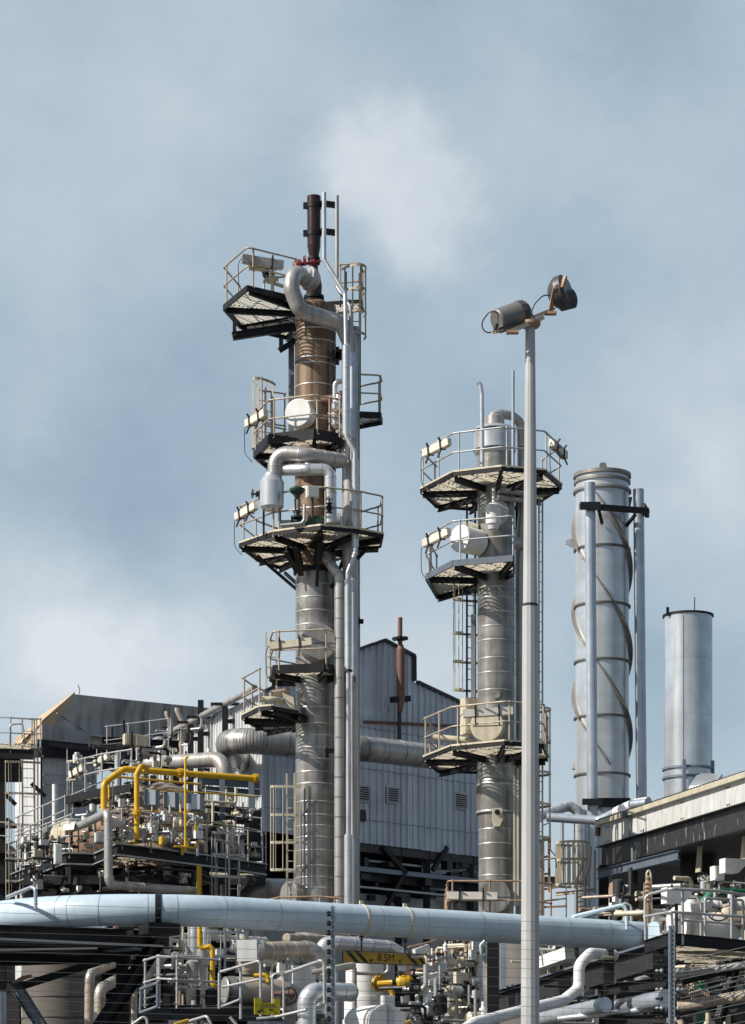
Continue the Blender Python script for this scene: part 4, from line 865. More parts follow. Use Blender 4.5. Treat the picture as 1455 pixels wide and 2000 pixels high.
# vessels
ve = Thing('lagged_vessel', 'pinkish lagged domed vessel behind the yellow pipes', 'vessel', W(318,1600,82.3))
ve.part('vessel_shell', MB().lathe(W(318,1700,82.8), [(0,S(88,82)),(S(118,82),S(88,82)),(S(140,82),S(76,82)),(S(158,82),S(52,82)),(S(170,82),S(22,82)),(S(173,82),.05)], 36), K['pinkclad'])
ve2 = Thing('orange_vessel', 'orange lagged vessel lying left of the yellow pipe', 'vessel', W(180,1640,82.5))
ve2.part('vessel_shell', MB().lathe(W(140,1672,86), [(0,.3),(.3,.6),(.8,.75),(2.6,.78),(2.9,.6)], 32, axis=(.72,-.62,.3)), K['orange'])
ve3 = Thing('turbine_cowl', 'cream peaked cowl left of the grey elbow pipe', 'equipment', W(125,1620,81.5))
ve3.part('cowl', MB().hexa([W(98,1640,81),W(128,1632,80.4),W(145,1625,82),W(112,1630,82.6),W(100,1622,81),W(128,1612,80.4),W(144,1597,82),W(112,1606,82.6)]), K['cream'])
single('instrument_cabinet', MB().hexa([W(124,1622,79.9),W(145,1620,79.7),W(150,1618,81),W(130,1620,81),W(124,1612,79.9),W(147,1608,79.7),W(150,1604,81),W(130,1606,81)]), K['white'], 'cream hooded instrument box on the rail of the left module', 'control box')
for i, (x0,x1,y0,y1) in enumerate(((283,304,1541,1573),(321,342,1546,1578),(343,366,1548,1580),(367,391,1550,1582))):
    a = W(x0,y1,79.6); b = W(x1,y1,79.8); cb = Thing('blue_cabinet', ('narrow pale blue cabinet standing alone left of three joined ones','first from the left of three joined pale blue cabinets','middle one of three joined pale blue cabinets','last on the right of three joined pale blue cabinets')[i], 'cabinet', a)
    hgt = S(y1-y0,79.7); m = (a+b)/2
    cb.part('cabinet_body', MB().hexa([a,b,b+V((.1,.5,0)),a+V((.1,.5,0)),a+V((0,0,hgt)),b+V((0,0,hgt)),b+V((.1,.5,hgt)),a+V((.1,.5,hgt))]), K['steelblue'])
    cb.part('door', MB().bar(a.lerp(b,.5)+V((0,-.02,.02)), a.lerp(b,.5)+V((0,-.02,hgt-.02)), (b-a).length*.94, .03, up=(0,1,0)), K['sheet'])
    cb.part('handle', MB().bar(a.lerp(b,.8)+V((0,-.05,hgt*.45)), a.lerp(b,.8)+V((0,-.05,hgt*.6)), .03, .03), K['black'])
# yellow pipework
pipeT('yellow_gas_pipe', 'thick yellow gas pipe rising, bending and running right above the left module', [(204,1612,78.5),(204,1530,78.5),(243,1502,78.9),(502,1521,80.5)], 6.3, 'yellow', bend=1.6, n=24, seam=0, flange=((2,.992),(2,.42)), fmt='yellow')
pipeT('yellow_gas_pipe', 'thick yellow pipe hooking over at its top in front of the long one', [(268,1645,78.1),(268,1512,78.1),(276,1496,78.2),(288,1499,78.5),(284,1505,78.9)], 5.2, 'yellow', bend=.9, n=24, flange=((0,.43),), fmt='yellow')
pipeT('yellow_vent_line', 'slim yellow standpipe in front of the pale blue cabinets', [(363,1662,77.8),(363,1480,77.8),(369,1478,77.8)], 2.4, 'yellow', bend=.9)
pipeT('yellow_line', 'thin yellow line with a downturned left end under the thick yellow pipe', [(214,1590,79.2),(214,1521,79.2),(228,1517,79.3),(393,1532,80.8)], 2.2, 'yellow', bend=1)
pipeT('yellow_line', 'thin yellow line just above the pale blue cabinets', [(300,1541,79.3),(498,1556,80.9)], 1.6, 'yellow')
pipeT('yellow_line', 'thin yellow line low behind the standpipe', [(262,1582,79),(330,1586,79.2),(386,1588,79.4)], 1.8, 'yellow')
pipeT('yellow_manifold', 'yellow manifold lying along the module floor', [(246,1648,78.6),(300,1642,78.8),(370,1655,79)], 2.8, 'yellow', bend=1)
pipeT('yellow_line', 'short upright yellow line right of the yellow standpipe', [(385,1590,78.9),(385,1662,78.9)], 1.9, 'yellow')
pipeT('yellow_downpipe', 'yellow pipe dropping from under the module to the blue pipe', [(390,1690,79),(390,1830,79)], 5.2, 'yellow')
pipeT('grey_elbow_pipe', 'mid grey clad pipe bending down and then right beneath the left module', [(140,1618,80.6),(164,1610,79.6),(212,1586,77.6),(213,1728,77.6),(388,1741,79.4)], 8.2, 'aludull', bend=.85, seam=.45, eseam=1, n=22)
pipeT('blue_boxes_pipe', 'slim silver standpipe behind the thick yellow pipe', [(230,1570,80.5),(230,1470,80.5)], 5.5, 'alu')
pipeT('exhaust_stub', 'fat silver horizontal pipe under the valves of the left module', [(284,1620,79.2),(345,1628,79.4),(392,1632,79.6)], 7, 'stackpipe', seam=.35)
for i,(x,y,w_,h_,lb) in enumerate(((258,1437,.5,.34,'left one of two cream boxes on the high frame before the grey casing'),(276,1440,.42,.34,'right one of two cream boxes on the high frame before the grey casing'))):
    junction(W(x,y+8,82.5), (w_,.3,h_), lb, 'cream', wedge=0, post=.6)
junction(W(114,1668,79.6), (.01+.2,.2,.6), 'pale upright canister cabinet behind the left module rail', 'white')
junction(W(200,1636,78.2), (.42,.2,.28), 'grey flat panel between the rail and the grey elbow pipe', 'casingpale')
junction(W(225,1608,78.3), (.55,.3,.28), 'grey wedge shaped box beside the grey elbow pipe', 'casingpale', wedge=.16)
# valve clusters on the module
vm_ = ['dark','aludull','cream','stackpipe','black','tanclad']
def cluster(label, x0, x1, y0, y1, D, n, seed, mts=('dark','aludull','cream'), sc_=1., name='valve_cluster', yel=0):
    R = random.Random(seed); T = Thing(name, label, 'pipework', W((x0+x1)/2,(y0+y1)/2,D))
    for i in range(n):
        x, y, d = R.uniform(x0,x1), R.uniform(y0,y1), D+R.uniform(-.7,.9); k = R.random(); c = W(x,y,d); mt = R.choice(mts)
        if k < .34: valve(T, c, R.choice(((1,.5,0),(0,0,1),(1,-.5,0))), R.uniform(.06,.11)*sc_, mt, R.choice(((0,0,1),(-.3,-.9,.2),(-.9,-.2,.3))), R.choice(('black','dark','red' if i % 7 == 0 else 'black')))
        elif k < .8:
            L1, L2 = R.uniform(.3,1.3)*sc_, R.uniform(.2,.8)*sc_; s_ = R.choice((-1,1))
            T.part('pipe', MB().pipe([c-V((L1*.85,L1*.5*s_,0)), c, c+V((0,0,L2*R.choice((-1,1))))], R.uniform(.02,.065)*sc_, 1.1, 10), K[mt])
        elif k < .92: T.part('gauge_box', MB().box(c, (R.uniform(.12,.3),.12,R.uniform(.12,.3)), .6), K[R.choice(('cream','white','casingpale'))])
        else: T.part('lagged_body', MB().lathe(c, [(0,.1*sc_),(.05,.16*sc_),(.4*sc_,.16*sc_),(.45*sc_,.08)], 14, axis=R.choice(((1,.6,0),(0,0,1)))), K[mt])
    return T
cluster('tangle of grey valves and small pipes under the pale blue cabinets', 275,392,1592,1650, 78.8, 46, 3, ('dark','aludull','cream','tanclad','stackpipe'), .75)
cluster('dark pipework with pink and cream valve bonnets between the two thick yellow pipes', 216,262,1560,1650, 78.9, 26, 4, ('dark','cream','alu','dark'), .75)
cluster('yellow flanged valves along the module floor edge', 250,390,1640,1658, 78.2, 12, 5, ('yellow','dark','dark'), .6)
cluster('pipes and valves behind the left railing of the module', 30,150,1625,1680, 80.8, 18, 6, ('dark','dark','aludull','dgreen'), .7)
cluster('grey pipework between slate posts right of the cabinets', 396,500,1560,1680, 82.5, 26, 8, ('dark','aludull','cream'))
cluster('dim pipes hanging beneath the left module', 60,400,1700,1745, 80.6, 34, 9, ('dark','black','aludull'))
cluster('small pipes and conduits on the high frame before the grey casing', 215,330,1450,1500, 82.8, 18, 10, ('black','aludull','dark'))
for i,(x,y,c_) in enumerate(((222,1574,'red'),(234,1578,'cream'),(219,1582,'cream'))):
    pass

cluster('fine silver tubing and fittings right under the pale blue cabinets', 285,395,1584,1640, 78.4, 44, 41, ('alu','dark','cream','white'), .5)
cluster('fine tubing and fittings behind the grey elbow pipe', 165,262,1585,1665, 80.2, 44, 42, ('dark','alu','cream','white'), .5)
cluster('small fittings on the module stairs deck at far left', 40,200,1640,1695, 81.2, 44, 43, ('dark','aludull','cream'), .55)
cluster('small pipes and conduits on the top deck of the left module', 150,330,1478,1535, 82, 44, 44, ('dark','aludull','cream','railg'), .6)
cluster('grey conduits in front of the sunlit corrugated side wall', 300,480,1420,1510, 90, 26, 45, ('dark','aludull'), .8)
T = MOD
for (x0,y0,x1,y1,d_) in ((30,1655,128,1612,81.8),(30,1690,140,1648,81.4),(396,1600,512,1612,82.8),(396,1640,512,1655,82.6),(135,1585,200,1556,82.4),(205,1476,330,1460,83)):
    T.part('railing', railing([W(x0,y0,d_),W(x1,y1,d_)], .9, step=.8, r=.022), K['railg'])
for x in (42,60,86,104): pipeT('slim_riser', {42:'first from the left of four slim pipes rising behind the left stair rail',60:'second from the left of four slim pipes rising behind the left stair rail',86:'third from the left of four slim pipes rising behind the left stair rail',104:'fourth from the left of four slim pipes rising behind the left stair rail'}[x], [(x,1700,83),(x,1600+x*.2,83)], 2.2, 'alu' if x % 4 else 'tanclad')
# ================================================================ the pale blue pipe crossing the picture
Dl, Dr = 60., 67.7
def Dp(x): i0, i1 = 1/Dl, 1/Dr; return 1/(i0+(i1-i0)*(x-260)/980.)
def yp(x): return 1771+(1828-1771)*(x-260)/980.
Rb = .365; ua = W(260,1771,Dl); ubp = W(1240,1828,Dr); dirb = (ubp-ua).normalized()
T = Thing('pipeline', 'thick pale blue pipeline crossing the whole photo from the left edge', 'pipe', ua)
pb = [W(-160,2270-29940/69.5,69.5), W(80,yp(80),Dp(80)), W(1275,yp(1275),Dp(1275))]
pbf = fillet(pb, 4.2, 16)
def onpb(x):
    for a, b in zip(pbf, pbf[1:]):
        xa, xb = CX+a.x/a.y*F, CX+b.x/b.y*F
        if xa <= x <= xb: return a.lerp(b, (x-xa)/(xb-xa)), (b-a).normalized()
    return W(x,yp(x),Dp(x)), dirb
T.part('pipe_body', MB().tube(pbf, Rb, 48), K['bluepipe'])
for x in (144,200,290,345,432,530,626,716,802,910,1000,1085,1170,1255,124):
    p, dd_ = onpb(x); T.part('weld_seam', MB().tube([p-dd_*.008, p+dd_*.008], Rb+.004, 48, cap=False), K['seamblue'])
p, dd_ = onpb(310); T.part('black_strap', MB().tube([p-dd_*.07, p+dd_*.07], Rb+.02, 48).box(p+V((.0,-.05,-Rb-.12)), (.3,.5,.3), .55).bar(p+V((0,-Rb-.06,.1)), p+V((.1,-Rb-.06,-.02)), .05,.05), K['black'])
# the height sign hangs from two straps
sx0, sx1 = 670, 832
for x in (707,790):
    p = W(x,yp(x),Dp(x)); T.part('sign_strap', MB().tube([p-dirb*.03, p+dirb*.03], Rb+.014, 48).box(p+V((0,0,Rb+.05)), (.1,.05,.09), .5), K['cream'])
sg = Thing('height_sign', 'yellow and black striped clearance sign hanging under the blue pipe', 'sign', W(751,1872,Dp(751)))
a = W(670,1880,Dp(670)); b = W(832,1887,Dp(832)); u = (b-a); Ls = u.length; u.normalize(); n = V((u.y,-u.x,0)).normalized(); upv = V((0,0,1)); Hs = S(24,Dp(750))
def sp(s, t, o=0): return a+u*s*Ls+upv*t*Hs+n*o
sg.part('board', MB().prism([sp(0,0),sp(1,0),sp(1,1),sp(0,1)], -n*.03), K['ink'])
sg.part('panel', MB().prism([sp(.008,.05,.006),sp(.992,.05,.006),sp(.992,.95,.006),sp(.008,.95,.006)], -n*.004), K['signyellow'])
st = MB()
for s0, s1 in ((.03,.16),(.14,.27),(.735,.865),(.855,.975)):
    st.prism([sp(s0,.95,.010),sp(s0+.052,.95,.010),sp(min(s1+.042,.992),.05,.010),sp(s1-.012,.05,.010)], -n*.003)
for s0 in (.335,.672): st.prism([sp(s0-.022,.36,.010),sp(s0+.022,.36,.010),sp(s0,.06,.010)], -n*.003)
st.prism([sp(.742,.12,.010),sp(.75,.12,.010),sp(.746,.05,.010)], -n*.003)
sg.part('stripes_and_arrows', st, K['ink'])
def text(T, s, pos, u, size, m, off, name='lettering', ext=.002, bold=0):
    cu = bpy.data.curves.new('t', 'FONT'); cu.body = s; cu.size = size; cu.extrude = ext; cu.align_x = 'CENTER'; cu.align_y = 'CENTER'; cu.offset = off
    o = bpy.data.objects.new('t', cu); C.objects.link(o); dg = bpy.context.evaluated_depsgraph_get(); me = bpy.data.meshes.new_from_object(o.evaluated_get(dg)); bpy.data.objects.remove(o)
    x = u.normalized(); z = V((x.y,-x.x,0)).normalized(); y = z.cross(x); M_ = Matrix((x,y,z)).transposed().to_4x4(); M_.translation = V(pos)-T.l
    me.transform(M_); me.name = name; me.materials.clear(); me.materials.append(K[m]); q = bpy.data.objects.new(name, me); C.objects.link(q); q.parent = T.o; return q
text(sg, '8.5M', sp(.505,.52,.012), u, Hs*.84, 'ink', 0)
for x in (707,790):
    p = W(x,yp(x),Dp(x))-V((0,0,Rb)); qd = V((p.x,p.y,sp((x-670)/162.,1).z)); sg.part('hanger', MB().tube([p, qd], .018, 8).ring(p-V((0,0,.06)), n, .05, .012, 14), K['black'])
# small pale blue lines near the pipe
pipeT('drain_line', 'slim pale blue loop rising above the right end of the blue pipe', [(1110,1806,67.4),(1120,1790,67.3),(1213,1768,67.0),(1222,1774,67.0),(1224,1815,67.0)], 4, 'bluepipe', bend=1.2)
pipeT('hand_pipe', 'grey tube handrail with rounded corner beside the pale blue loop', [(1110,1800,68.5),(1222,1764,68.2),(1232,1770,68.2),(1232,1815,68.2)], 2.6, 'railg', bend=1.2)
pipeT('drain_line', 'thin pale blue pipe dropping left of the lamp pole foot', [(946,1838,64.5),(938,1846,64.5),(938,1972,64.5)], 3.4, 'bluepipe', bend=.8)
pipeT('drain_line', 'silver pipe hooking down onto the left end of the blue pipe', [(15,1752,61.5),(62,1733,60),(70,1736,59.9),(71,1775,59.9)], 3.6, 'stackpipe', bend=1)
pipeT('drain_line', 'small slanting silver pipe just below the left part of the blue pipe', [(98,1822,62.6),(145,1800,62.2)], 3.4, 'stackpipe')
# white lower pipe climbing to the right of the lamp pole
lp = Thing('white_pipe', 'smooth white pipe climbing in steps from below the lamp pole foot', 'pipe', W(1000,1980,58))
lp.part('pipe_body', MB().pipe(P((880,2030,55),(925,1998,56),(1100,1954,59.5),(1130,1930,59.9),(1130,1885,59.9),(1152,1862,60.2),(1198,1866,61.5)), S(11.5,58), 1.0, 28), K['white'])
lp.part('bottom_flange', MB().lathe(W(943,1984,56.6), [(0,.05),(.1,.05),(.11,.09),(.16,.09),(.17,.05),(.3,.04)], 14), K['white'])
lp.part('drain_stub', MB().tube([W(1174,1870,60.3), W(1198,1871,61)], .045, 12), K['cream'])
# ================================================================ dark steel pipe rack on the left
T = Thing('steel_pipe_rack', 'black steel trestle carrying the left end of the blue pipe', 'steel frame', W(150,1850,62)); 
T.part('deck_girder', MB().ibeam(W(-60,1824,57), W(330,1836,62.5), .3,.42), K['black'])
T.part('deck_girder', MB().ibeam(W(-60,1846,58), W(320,1852,63), .3,.32), K['dark'])
T.part('deck_girder', MB().ibeam(W(-60,1872,60), W(250,1862,63.4), .3,.4), K['black'])
T.part('deck_plate', MB().hexa([W(-60,1850,57.4),W(310,1846,62.6),W(250,1848,63.6),W(-60,1862,63.6),W(-60,1832,57.4),W(310,1840,62.6),W(250,1842,63.6),W(-60,1854,63.6)]), K['black'])
T.part('rail_edge', MB().bar(W(-60,1831,56.6), W(322,1848,62), .04,.05).bar(W(-60,1856,56.4), W(190,1852,60), .04,.04), K['railg'])
T.part('bracing', MB().ibeam(W(30,1930,61), W(272,1854,62), .2,.18), K['black'])
T.part('bracing', MB().bar(W(110,1866,62), W(270,1853,61), .3,.05), K['slate'])
T.part('trestle_leg', MB().ibeam(W(28,2300,61), W(28,1915,61), .3,.34).ibeam(W(-60,1924,60.8), W(46,1926,61), .26,.26), K['dark'])
T.part('bracing', MB().ibeam(W(38,1935,60.8), W(85,2010,60.6), .2,.24), K['slate'])
T.part('bracing', MB().ibeam(W(312,1835,62), W(195,2010,60.5), .26,.3), K['black'])
T.part('trestle_leg', MB().ibeam(W(240,2300,63), W(240,1860,63), .28,.3), K['black'])
T.part('pipe_saddle', MB().box(W(312,1815,Dp(312)), (.8,.5,.26), .55).bar(W(255,1822,60.4), W(330,1812,61.5), .2,.1), K['black'])
T.part('gusset', MB().prism([W(24,1918,60.5),W(44,1906,60.5),W(62,1903,60.5),W(62,1908,60.5),W(26,1921,60.5)], (0,.1,0)), K['orange'])
single('storage_tank', MB().lathe(W(118,2200,78), [(0,S(74,78)),(S(345,78),S(74,78)),(S(352,78),S(60,78))], 48), K['concrete'], 'wide stained brown grey tank behind the black trestle', 'tank')
single('storage_tank', MB().lathe(W(0,2200,66), [(0,S(19,66)),(S(265,66),S(19,66)),(S(275,66),S(12,66))], 36), K['stackpipe'], 'smooth white blue vessel cut off by the lower left corner', 'tank')
ty = MB()
for z in (1912,1950,1990): ty.ring(W(118,z,78), (0,0,1), S(74.3,78), .015, 40)
single('tank_hoops', ty, K['dark'], 'thin dark seams around the brown grey tank', 'bands')
pipeT('tan_elbow_pipe', 'left one of two tan topped pipes bending down behind the diagonal brace', [(232,1880,69),(215,1884,68.6),(176,1902,67.2),(175,2060,67.2)], 9.3, 'tanclad', bend=.9, seam=.22, eseam=1, n=24)
pipeT('tan_elbow_pipe', 'right one of two tan topped pipes bending down behind the diagonal brace', [(300,1880,69.5),(240,1908,67.4),(196,1932,66),(195,2060,66)], 10.5, 'tanclad', bend=.9, seam=.22, eseam=1, n=24)
pipeT('tan_sloping_pipe', 'white ribbed pipe sloping down right of the black diagonal brace', [(328,1826,66),(318,1862,65),(282,1904,64.4)], 14, 'tanclad', bend=1, seam=.22, eseam=1, n=24)
pipeT('thin_tan_pipe', 'slim pale pipe half in shade left of the access platform', [(263,1912,68),(263,2040,68)], 6, 'tanclad', seam=.3)
# ================================================================ access platform with vessel, lower middle
T = Thing('access_platform', 'grey railed steel access platform in the lower middle, left of the yellow warning sign', 'platform', W(380,1970,56))
zf = W(380,1968,56).z
T.part('deck', MB().hexa([W(270,1982,55.6),W(470,1976,56.2),W(530,1972,60),W(300,1976,60),W(270,1974,55.6),W(470,1968,56.2),W(530,1965,60),W(300,1969,60)]), K['black'])
T.part('edge_beam', MB().ibeam(W(268,1980,55.5), W(552,1984,56.8), .14,.24), K['dark'])
T.part('railing', railing([W(309,1958,56.5), W(335,1960,56), W(430,1965,56.5)], .98, step=1.0), K['railg'])
T.part('railing', railing([W(281,1966,57), W(309,1958,56.5)], .98), K['railg'])
T.part('gate', MB().pipe([W(275,1978,55.4), W(277,1930,55.4), W(309,1920,55.2), W(309,1966,55.2), W(275,1978,55.4)], .035, .6).bar(W(275,1932,55.4), W(312,1918,55.2), .1,.05).bar(W(280,1951,55.4), W(306,1945,55.2), .03,.03), K['slate'])
T.part('stair_rail', MB().pipe([W(434,1966,55.8), W(470,1952,55.4)], .026).pipe([W(432,1898,55.8), W(506,1877,55), W(510,1884,55), W(510,1985,55)], .03, 1.5).pipe([W(435,1928,55.8),W(510,1912,55)], .026).tube([W(471,1890,55.5),W(471,1990,55.5)], .03).tube([W(429,1900,56),W(429,1970,56)], .03), K['railg'])
T.part('hoop_rail', MB().pipe([W(533,1985,54.6),W(533,1905,54.6),W(545,1900,54.6),W(555,1908,54.6),W(555,1990,54.6)], .026, 1.6), K['railg'])
for q_ in ([W(248,2010,54),W(280,1986,54),W(288,1990,54),W(290,2020,54)],[W(372,1994,54),W(405,1984,53.5),W(418,2010,53.5)],[W(450,1986,53),W(470,2010,53)],[W(502,1990,53),W(540,1986,53),W(600,1972,52.5)]): T.part('lower_rail', MB().pipe(q_, .03, 1.3), K['railg'])
hx = Thing('horizontal_vessel', 'short grey horizontal vessel with round flat end behind the access platform rails', 'vessel', W(445,1935,59))
ax = V((.93,.36,0)); hx.part('vessel_shell', MB().lathe(W(446,1934,59), [(0,.05),(.001,S(27,59)),(.9,S(27,59)),(1.0,S(24,59)),(1.3,S(22,59))], 36, axis=ax), K['tanclad'])
hx.part('vessel_shell', MB().lathe(W(441,1934,58.8), [(0,S(26,59)),(.12,S(28,59)),(.2,S(28,59))], 36, axis=ax), K['clad'])
hx.part('end_cover', MB().lathe(W(440,1934,58.75), [(-.02,S(25,59)),(0,S(26.5,59))], 36, axis=ax), K['aludull'])
hx.part('vessel_shell', MB().lathe(W(505,1940,60), [(0,S(25,60)),(.7,S(25,60)),(.9,S(18,60))], 30, axis=ax), K['clad'])
bxd = Thing('square_duct', 'pale rounded box duct on a neck above the horizontal vessel', 'duct', W(483,1860,60))
bxd.part('duct_box', MB().prism([W(463,1836,60),W(502,1834,60),W(503,1876,60),W(464,1878,60)], (.35,.85,0)), K['white'])
bxd.part('duct_hood', MB().lathe(W(500,1856,60.2), [(0,S(20,60)),(.14,S(21,60)),(.2,S(19,60))], 26, axis=(.93,.36,0)), K['aludull'])
bxd.part('duct_neck', MB().lathe(W(486,1904,60.3), [(0,S(17,60)),(.1,S(20,60)),(S(26,60),S(20,60))], 26), K['tanclad'])
pipeT('tan_elbow_pipe', 'fat tan segmented pipe from the square duct curving down behind the fence post', [(503,1857,60.3),(604,1854,61.2),(624,1866,61.3),(622,1910,61.3)], 17, 'tanclad', bend=.85, seam=.32, eseam=1, n=30)
dm = Thing('dome_elbow', 'bright white elbow pipe emerging behind the tan segmented pipe and running right', 'pipe', W(630,1850,68))
dm.part('pipe_body', MB().pipe(P((632,1990,68.3),(632,1846,68.3),(650,1842,68.3),(760,1852,69.2),(788,1870,69.4),(800,1990,69.4)), S(15,68), .9, 28, .5, eseam=0), [K['alu'], K['aludull']])
pipeT('grey_bend_pipe', 'bright ribbed grey pipe bending down left of the fence post', [(600,2060,56),(600,1952,56),(612,1938,56),(685,1938,57.5)], 18.5, 'alu', bend=.75, seam=.5, eseam=1, n=30, smt='aludull')
pipeT('tube_frame_pipe', 'slim white pipe sloping up and bending down left of the fence post', [(560,1900,56.5),(628,1876,55.6),(634,1882,55.6),(635,1960,55.6)], 3.4, 'railg', bend=1)
pipeT('white_branch_pipe', 'cream short pipe end left of the big white vessel', [(630,1897,60),(690,1886,62)], 7.5, 'cream')
for y, lb in ((1893,'upper'),(1948,'lower')):
    pipeT('cross_pipe', lb+' of the white cross pipes behind the fence post', [(610,y+6,59),(650,y,59),(657,y+4,59),(657,y+60,59)], 5.5, 'aludull', bend=.8)
bv = Thing('white_vessel', 'large white vertical vessel directly beneath the clearance sign', 'vessel', W(710,2000,67)); px = S(1,67)
bv.part('vessel_shell', MB().lathe(W(712,2300,67), [(0,39*px),(273*px,39*px),(274*px,42*px),(308*px,42*px),(309*px,39*px),(352*px,39*px)], 40).lathe(W(712,1950,67), [(0,36*px),(72*px,36*px),(78*px,30*px)], 40), K['white'])
bv.part('nozzle_flange', MB().lathe(W(735,1921,66), [(0,.12),(.01,.2),(.06,.2),(.07,.12),(.12,.12),(.13,.2),(.18,.2)], 22, axis=(.8,-.6,0)), K['signyellow'])
bv.part('gauge_pipe', MB().pipe(P((693,2010,65.6),(693,1890,65.6)), S(5,65.6), 1).pipe(P((697,1901,65.6),(750,1902,65.8),(757,1896,65.8),(757,1870,65.8)), .045, 1), K['aludull'])
yl = Thing('yellow_valve_line', 'yellow pipe with black valves right of the white vessel under the sign', 'pipe', W(780,1920,65))
yl.part('pipe_body', MB().pipe(P((737,1921,65.6),(800,1916,65.3),(818,1918,65.3),(825,1930,65.3),(824,1985,65.3),(812,1996,65.3),(785,1998,65.3)), S(5.2,65.3), 1.2, 18), K['yellow'])
yl.part('valve_body', MB().lathe(W(789,1918,65.2), [(-.2,.12),(-.12,.17),(0,.19),(.12,.17),(.2,.12)], 18, axis=(1,0,.02)), K['yellow'])
valve(yl, W(777,1918,65.2), (1,0,0), .1, 'black', (.2,-.3,.9)); valve(yl, W(806,1918,65.2), (1,0,0), .12, 'black', (.1,-.2,.95))
yl.part('actuator', MB().box(W(785,1903,65.2), (.16,.14,.14)).box(W(796,1898,65.2), (.1,.14,.3)), K['rustred'])
yl.part('branch', MB().pipe(P((750,1933,65.4),(762,1930,65.4),(766,1945,65.4)), .06, 1.2), K['yellow'])
gx = Thing('round_top_enclosure', 'pale enclosure with rounded top and split front at the bottom edge', 'enclosure', W(745,1990,57)); arc = [(-.4,-1.5),(.4,-1.5)]+[(math.cos(t)*.4, math.sin(t)*.34+.05) for t in [i*math.pi/10 for i in range(11)]]
bu = V((.93,.3,0)).normalized(); bn = V((bu.y,-bu.x,0)); c0 = W(756,1998,56)
gx.part('front_cover', MB().prism([c0+bu*x*.98+V((0,0,z)) for x, z in arc], -bn*.25), K['casingpale'])
gx.part('side_shell', MB().prism([c0-bn*.26+bu*x*.96+V((-.05,0,z*1.02)) for x, z in arc], -bn*.6+V((-.22,0,0))), K['white'])
gx.part('split_line', MB().bar(c0+bn*.004+V((0,0,-1.5)), c0+bn*.004+V((0,0,.38)), .012,.012), K['dark'])
junction(W(756,1958,57.5), (.26,.2,.3), 'small grey box above the rounded enclosure', 'casingpale')
hw = Thing('large_handwheel_valve', 'black five spoke handwheel valve beside the yellow warning sign', 'valve', W(565,1944,57))
hw.part('handwheel', MB().wheel(W(565,1944,56.4), (-.15,-1,.05), S(15,56.4), 28, spokes=5, r=.022), K['black'])
hw.part('stem', MB().tube([W(565,1944,56.4), W(572,1943,57.4)], .03, 10).lathe(W(536,1941,57.3), [(0,.05),(.35,.07),(.36,.12),(.45,.12)], 14, axis=(1,0,0)), K['rustred'])
gvv = Thing('green_valve', 'small green valve bonnet at the bottom edge behind the fence post', 'valve', W(618,1985,57)); 
gvv.part('bonnet', MB().lathe(W(620,2010,56.5), [(0,.1),(.2,.08),(.25,.18),(.32,.18),(.36,.06)], 18), K['dgreen'])
single('vessel_housing', MB().hexa([W(536,1922,61.5),W(578,1905,60.5),W(600,1912,63),W(560,1925,63.5),W(536,1915,61.5),W(577,1890,60.5),W(600,1896,63),W(560,1910,63.5)]), K['casingpale'], 'sloping grey housing behind the big handwheel', 'enclosure')
single('fan_cage', MB().lathe(W(583,1898,62.5), [(0,S(20,62)),(S(18,62),S(21,62)),(S(20,62),S(22,62)),(S(28,62),S(22,62))], 26), K['tanclad'], 'tan slotted drum below the fat tan pipe', 'equipment')
single('grey_cabinet', MB().box(W(590,1930,60.5), (.55,.4,1.0), .35), K['casingpale'], 'grey upright cabinet right behind the big handwheel', 'cabinet')
# verticals under the blue pipe on the left
for i,(x,r_,m_,lb) in enumerate(((380,8.5,'alu','thick white standpipe left of the yellow stepped pipe'),(402,5,'alu','slimmer white standpipe right behind the yellow stepped pipe'),(352,2,'railrust','thin rusty conduit left of the thick white standpipe'),(358,2,'cream','thin cream conduit left of the thick white standpipe'),(370,2.5,'railg','thin grey conduit touching the thick white standpipe'))):
    pipeT('standpipe', lb, [(x,1800,66),(x,2040,66)], r_, m_, seam=.35 if r_ > 4 else 0)
pipeT('yellow_stepped_pipe', 'yellow pipe stepping right and down below the blue pipe', [(391,1795,63),(391,1848,63),(398,1853,63),(411,1848,63),(416,1855,63),(416,1920,63),(422,1928,63),(436,1926,63)], 5, 'yellow', bend=.9)
pipeT('yellow_hook_pipe', 'short hooked yellow pipe above the horizontal vessel', [(497,1906,59),(518,1904,59),(525,1910,59),(525,1918,59)], 4.5, 'yellow', bend=1)
pipeT('yellow_pipe_end', 'yellow pipe stub poking out at the bottom edge left of centre', [(342,2002,54),(368,1994,54.4)], 4.5, 'yellow')
ladder(COL1, W(452,1800,66), W(452,1900,66), (1,.2,0), mt='railg', w=.3, hoops=[.4,1.0], cr=.36, back=(-.9,-.4,0))
cluster('small valves and lagged pipe ends around the white standpipes', 345,412,1868,1920, 65.4, 16, 21, ('dark','tanclad','aludull'))
cluster('dark pipework in the gap right of the square duct', 500,620,1880,1990, 63.5, 22, 22, ('dark','black','aludull'))
cluster('dark valves and cables behind the yellow valve line', 790,860,1925,2000, 60.5, 24, 23, ('dark','black','railg'))
cluster('pipes and valves under the stairs right of the clearance sign', 850,935,1930,2000, 63, 26, 24, ('cream','aludull','dark'))
cluster('rusty and cream pipework above the small stair platform', 880,935,1845,1920, 66.5, 24, 25, ('cream','rustred','tanclad'))
cluster('pipework in the dark bay behind the black trestle', 60,330,1808,1830, 66, 20, 26, ('dark','stackpipe','rustred'))
cluster('low pipes behind the access platform gate', 290,430,1925,2000, 62.5, 24, 27, ('dark','black','aludull'))
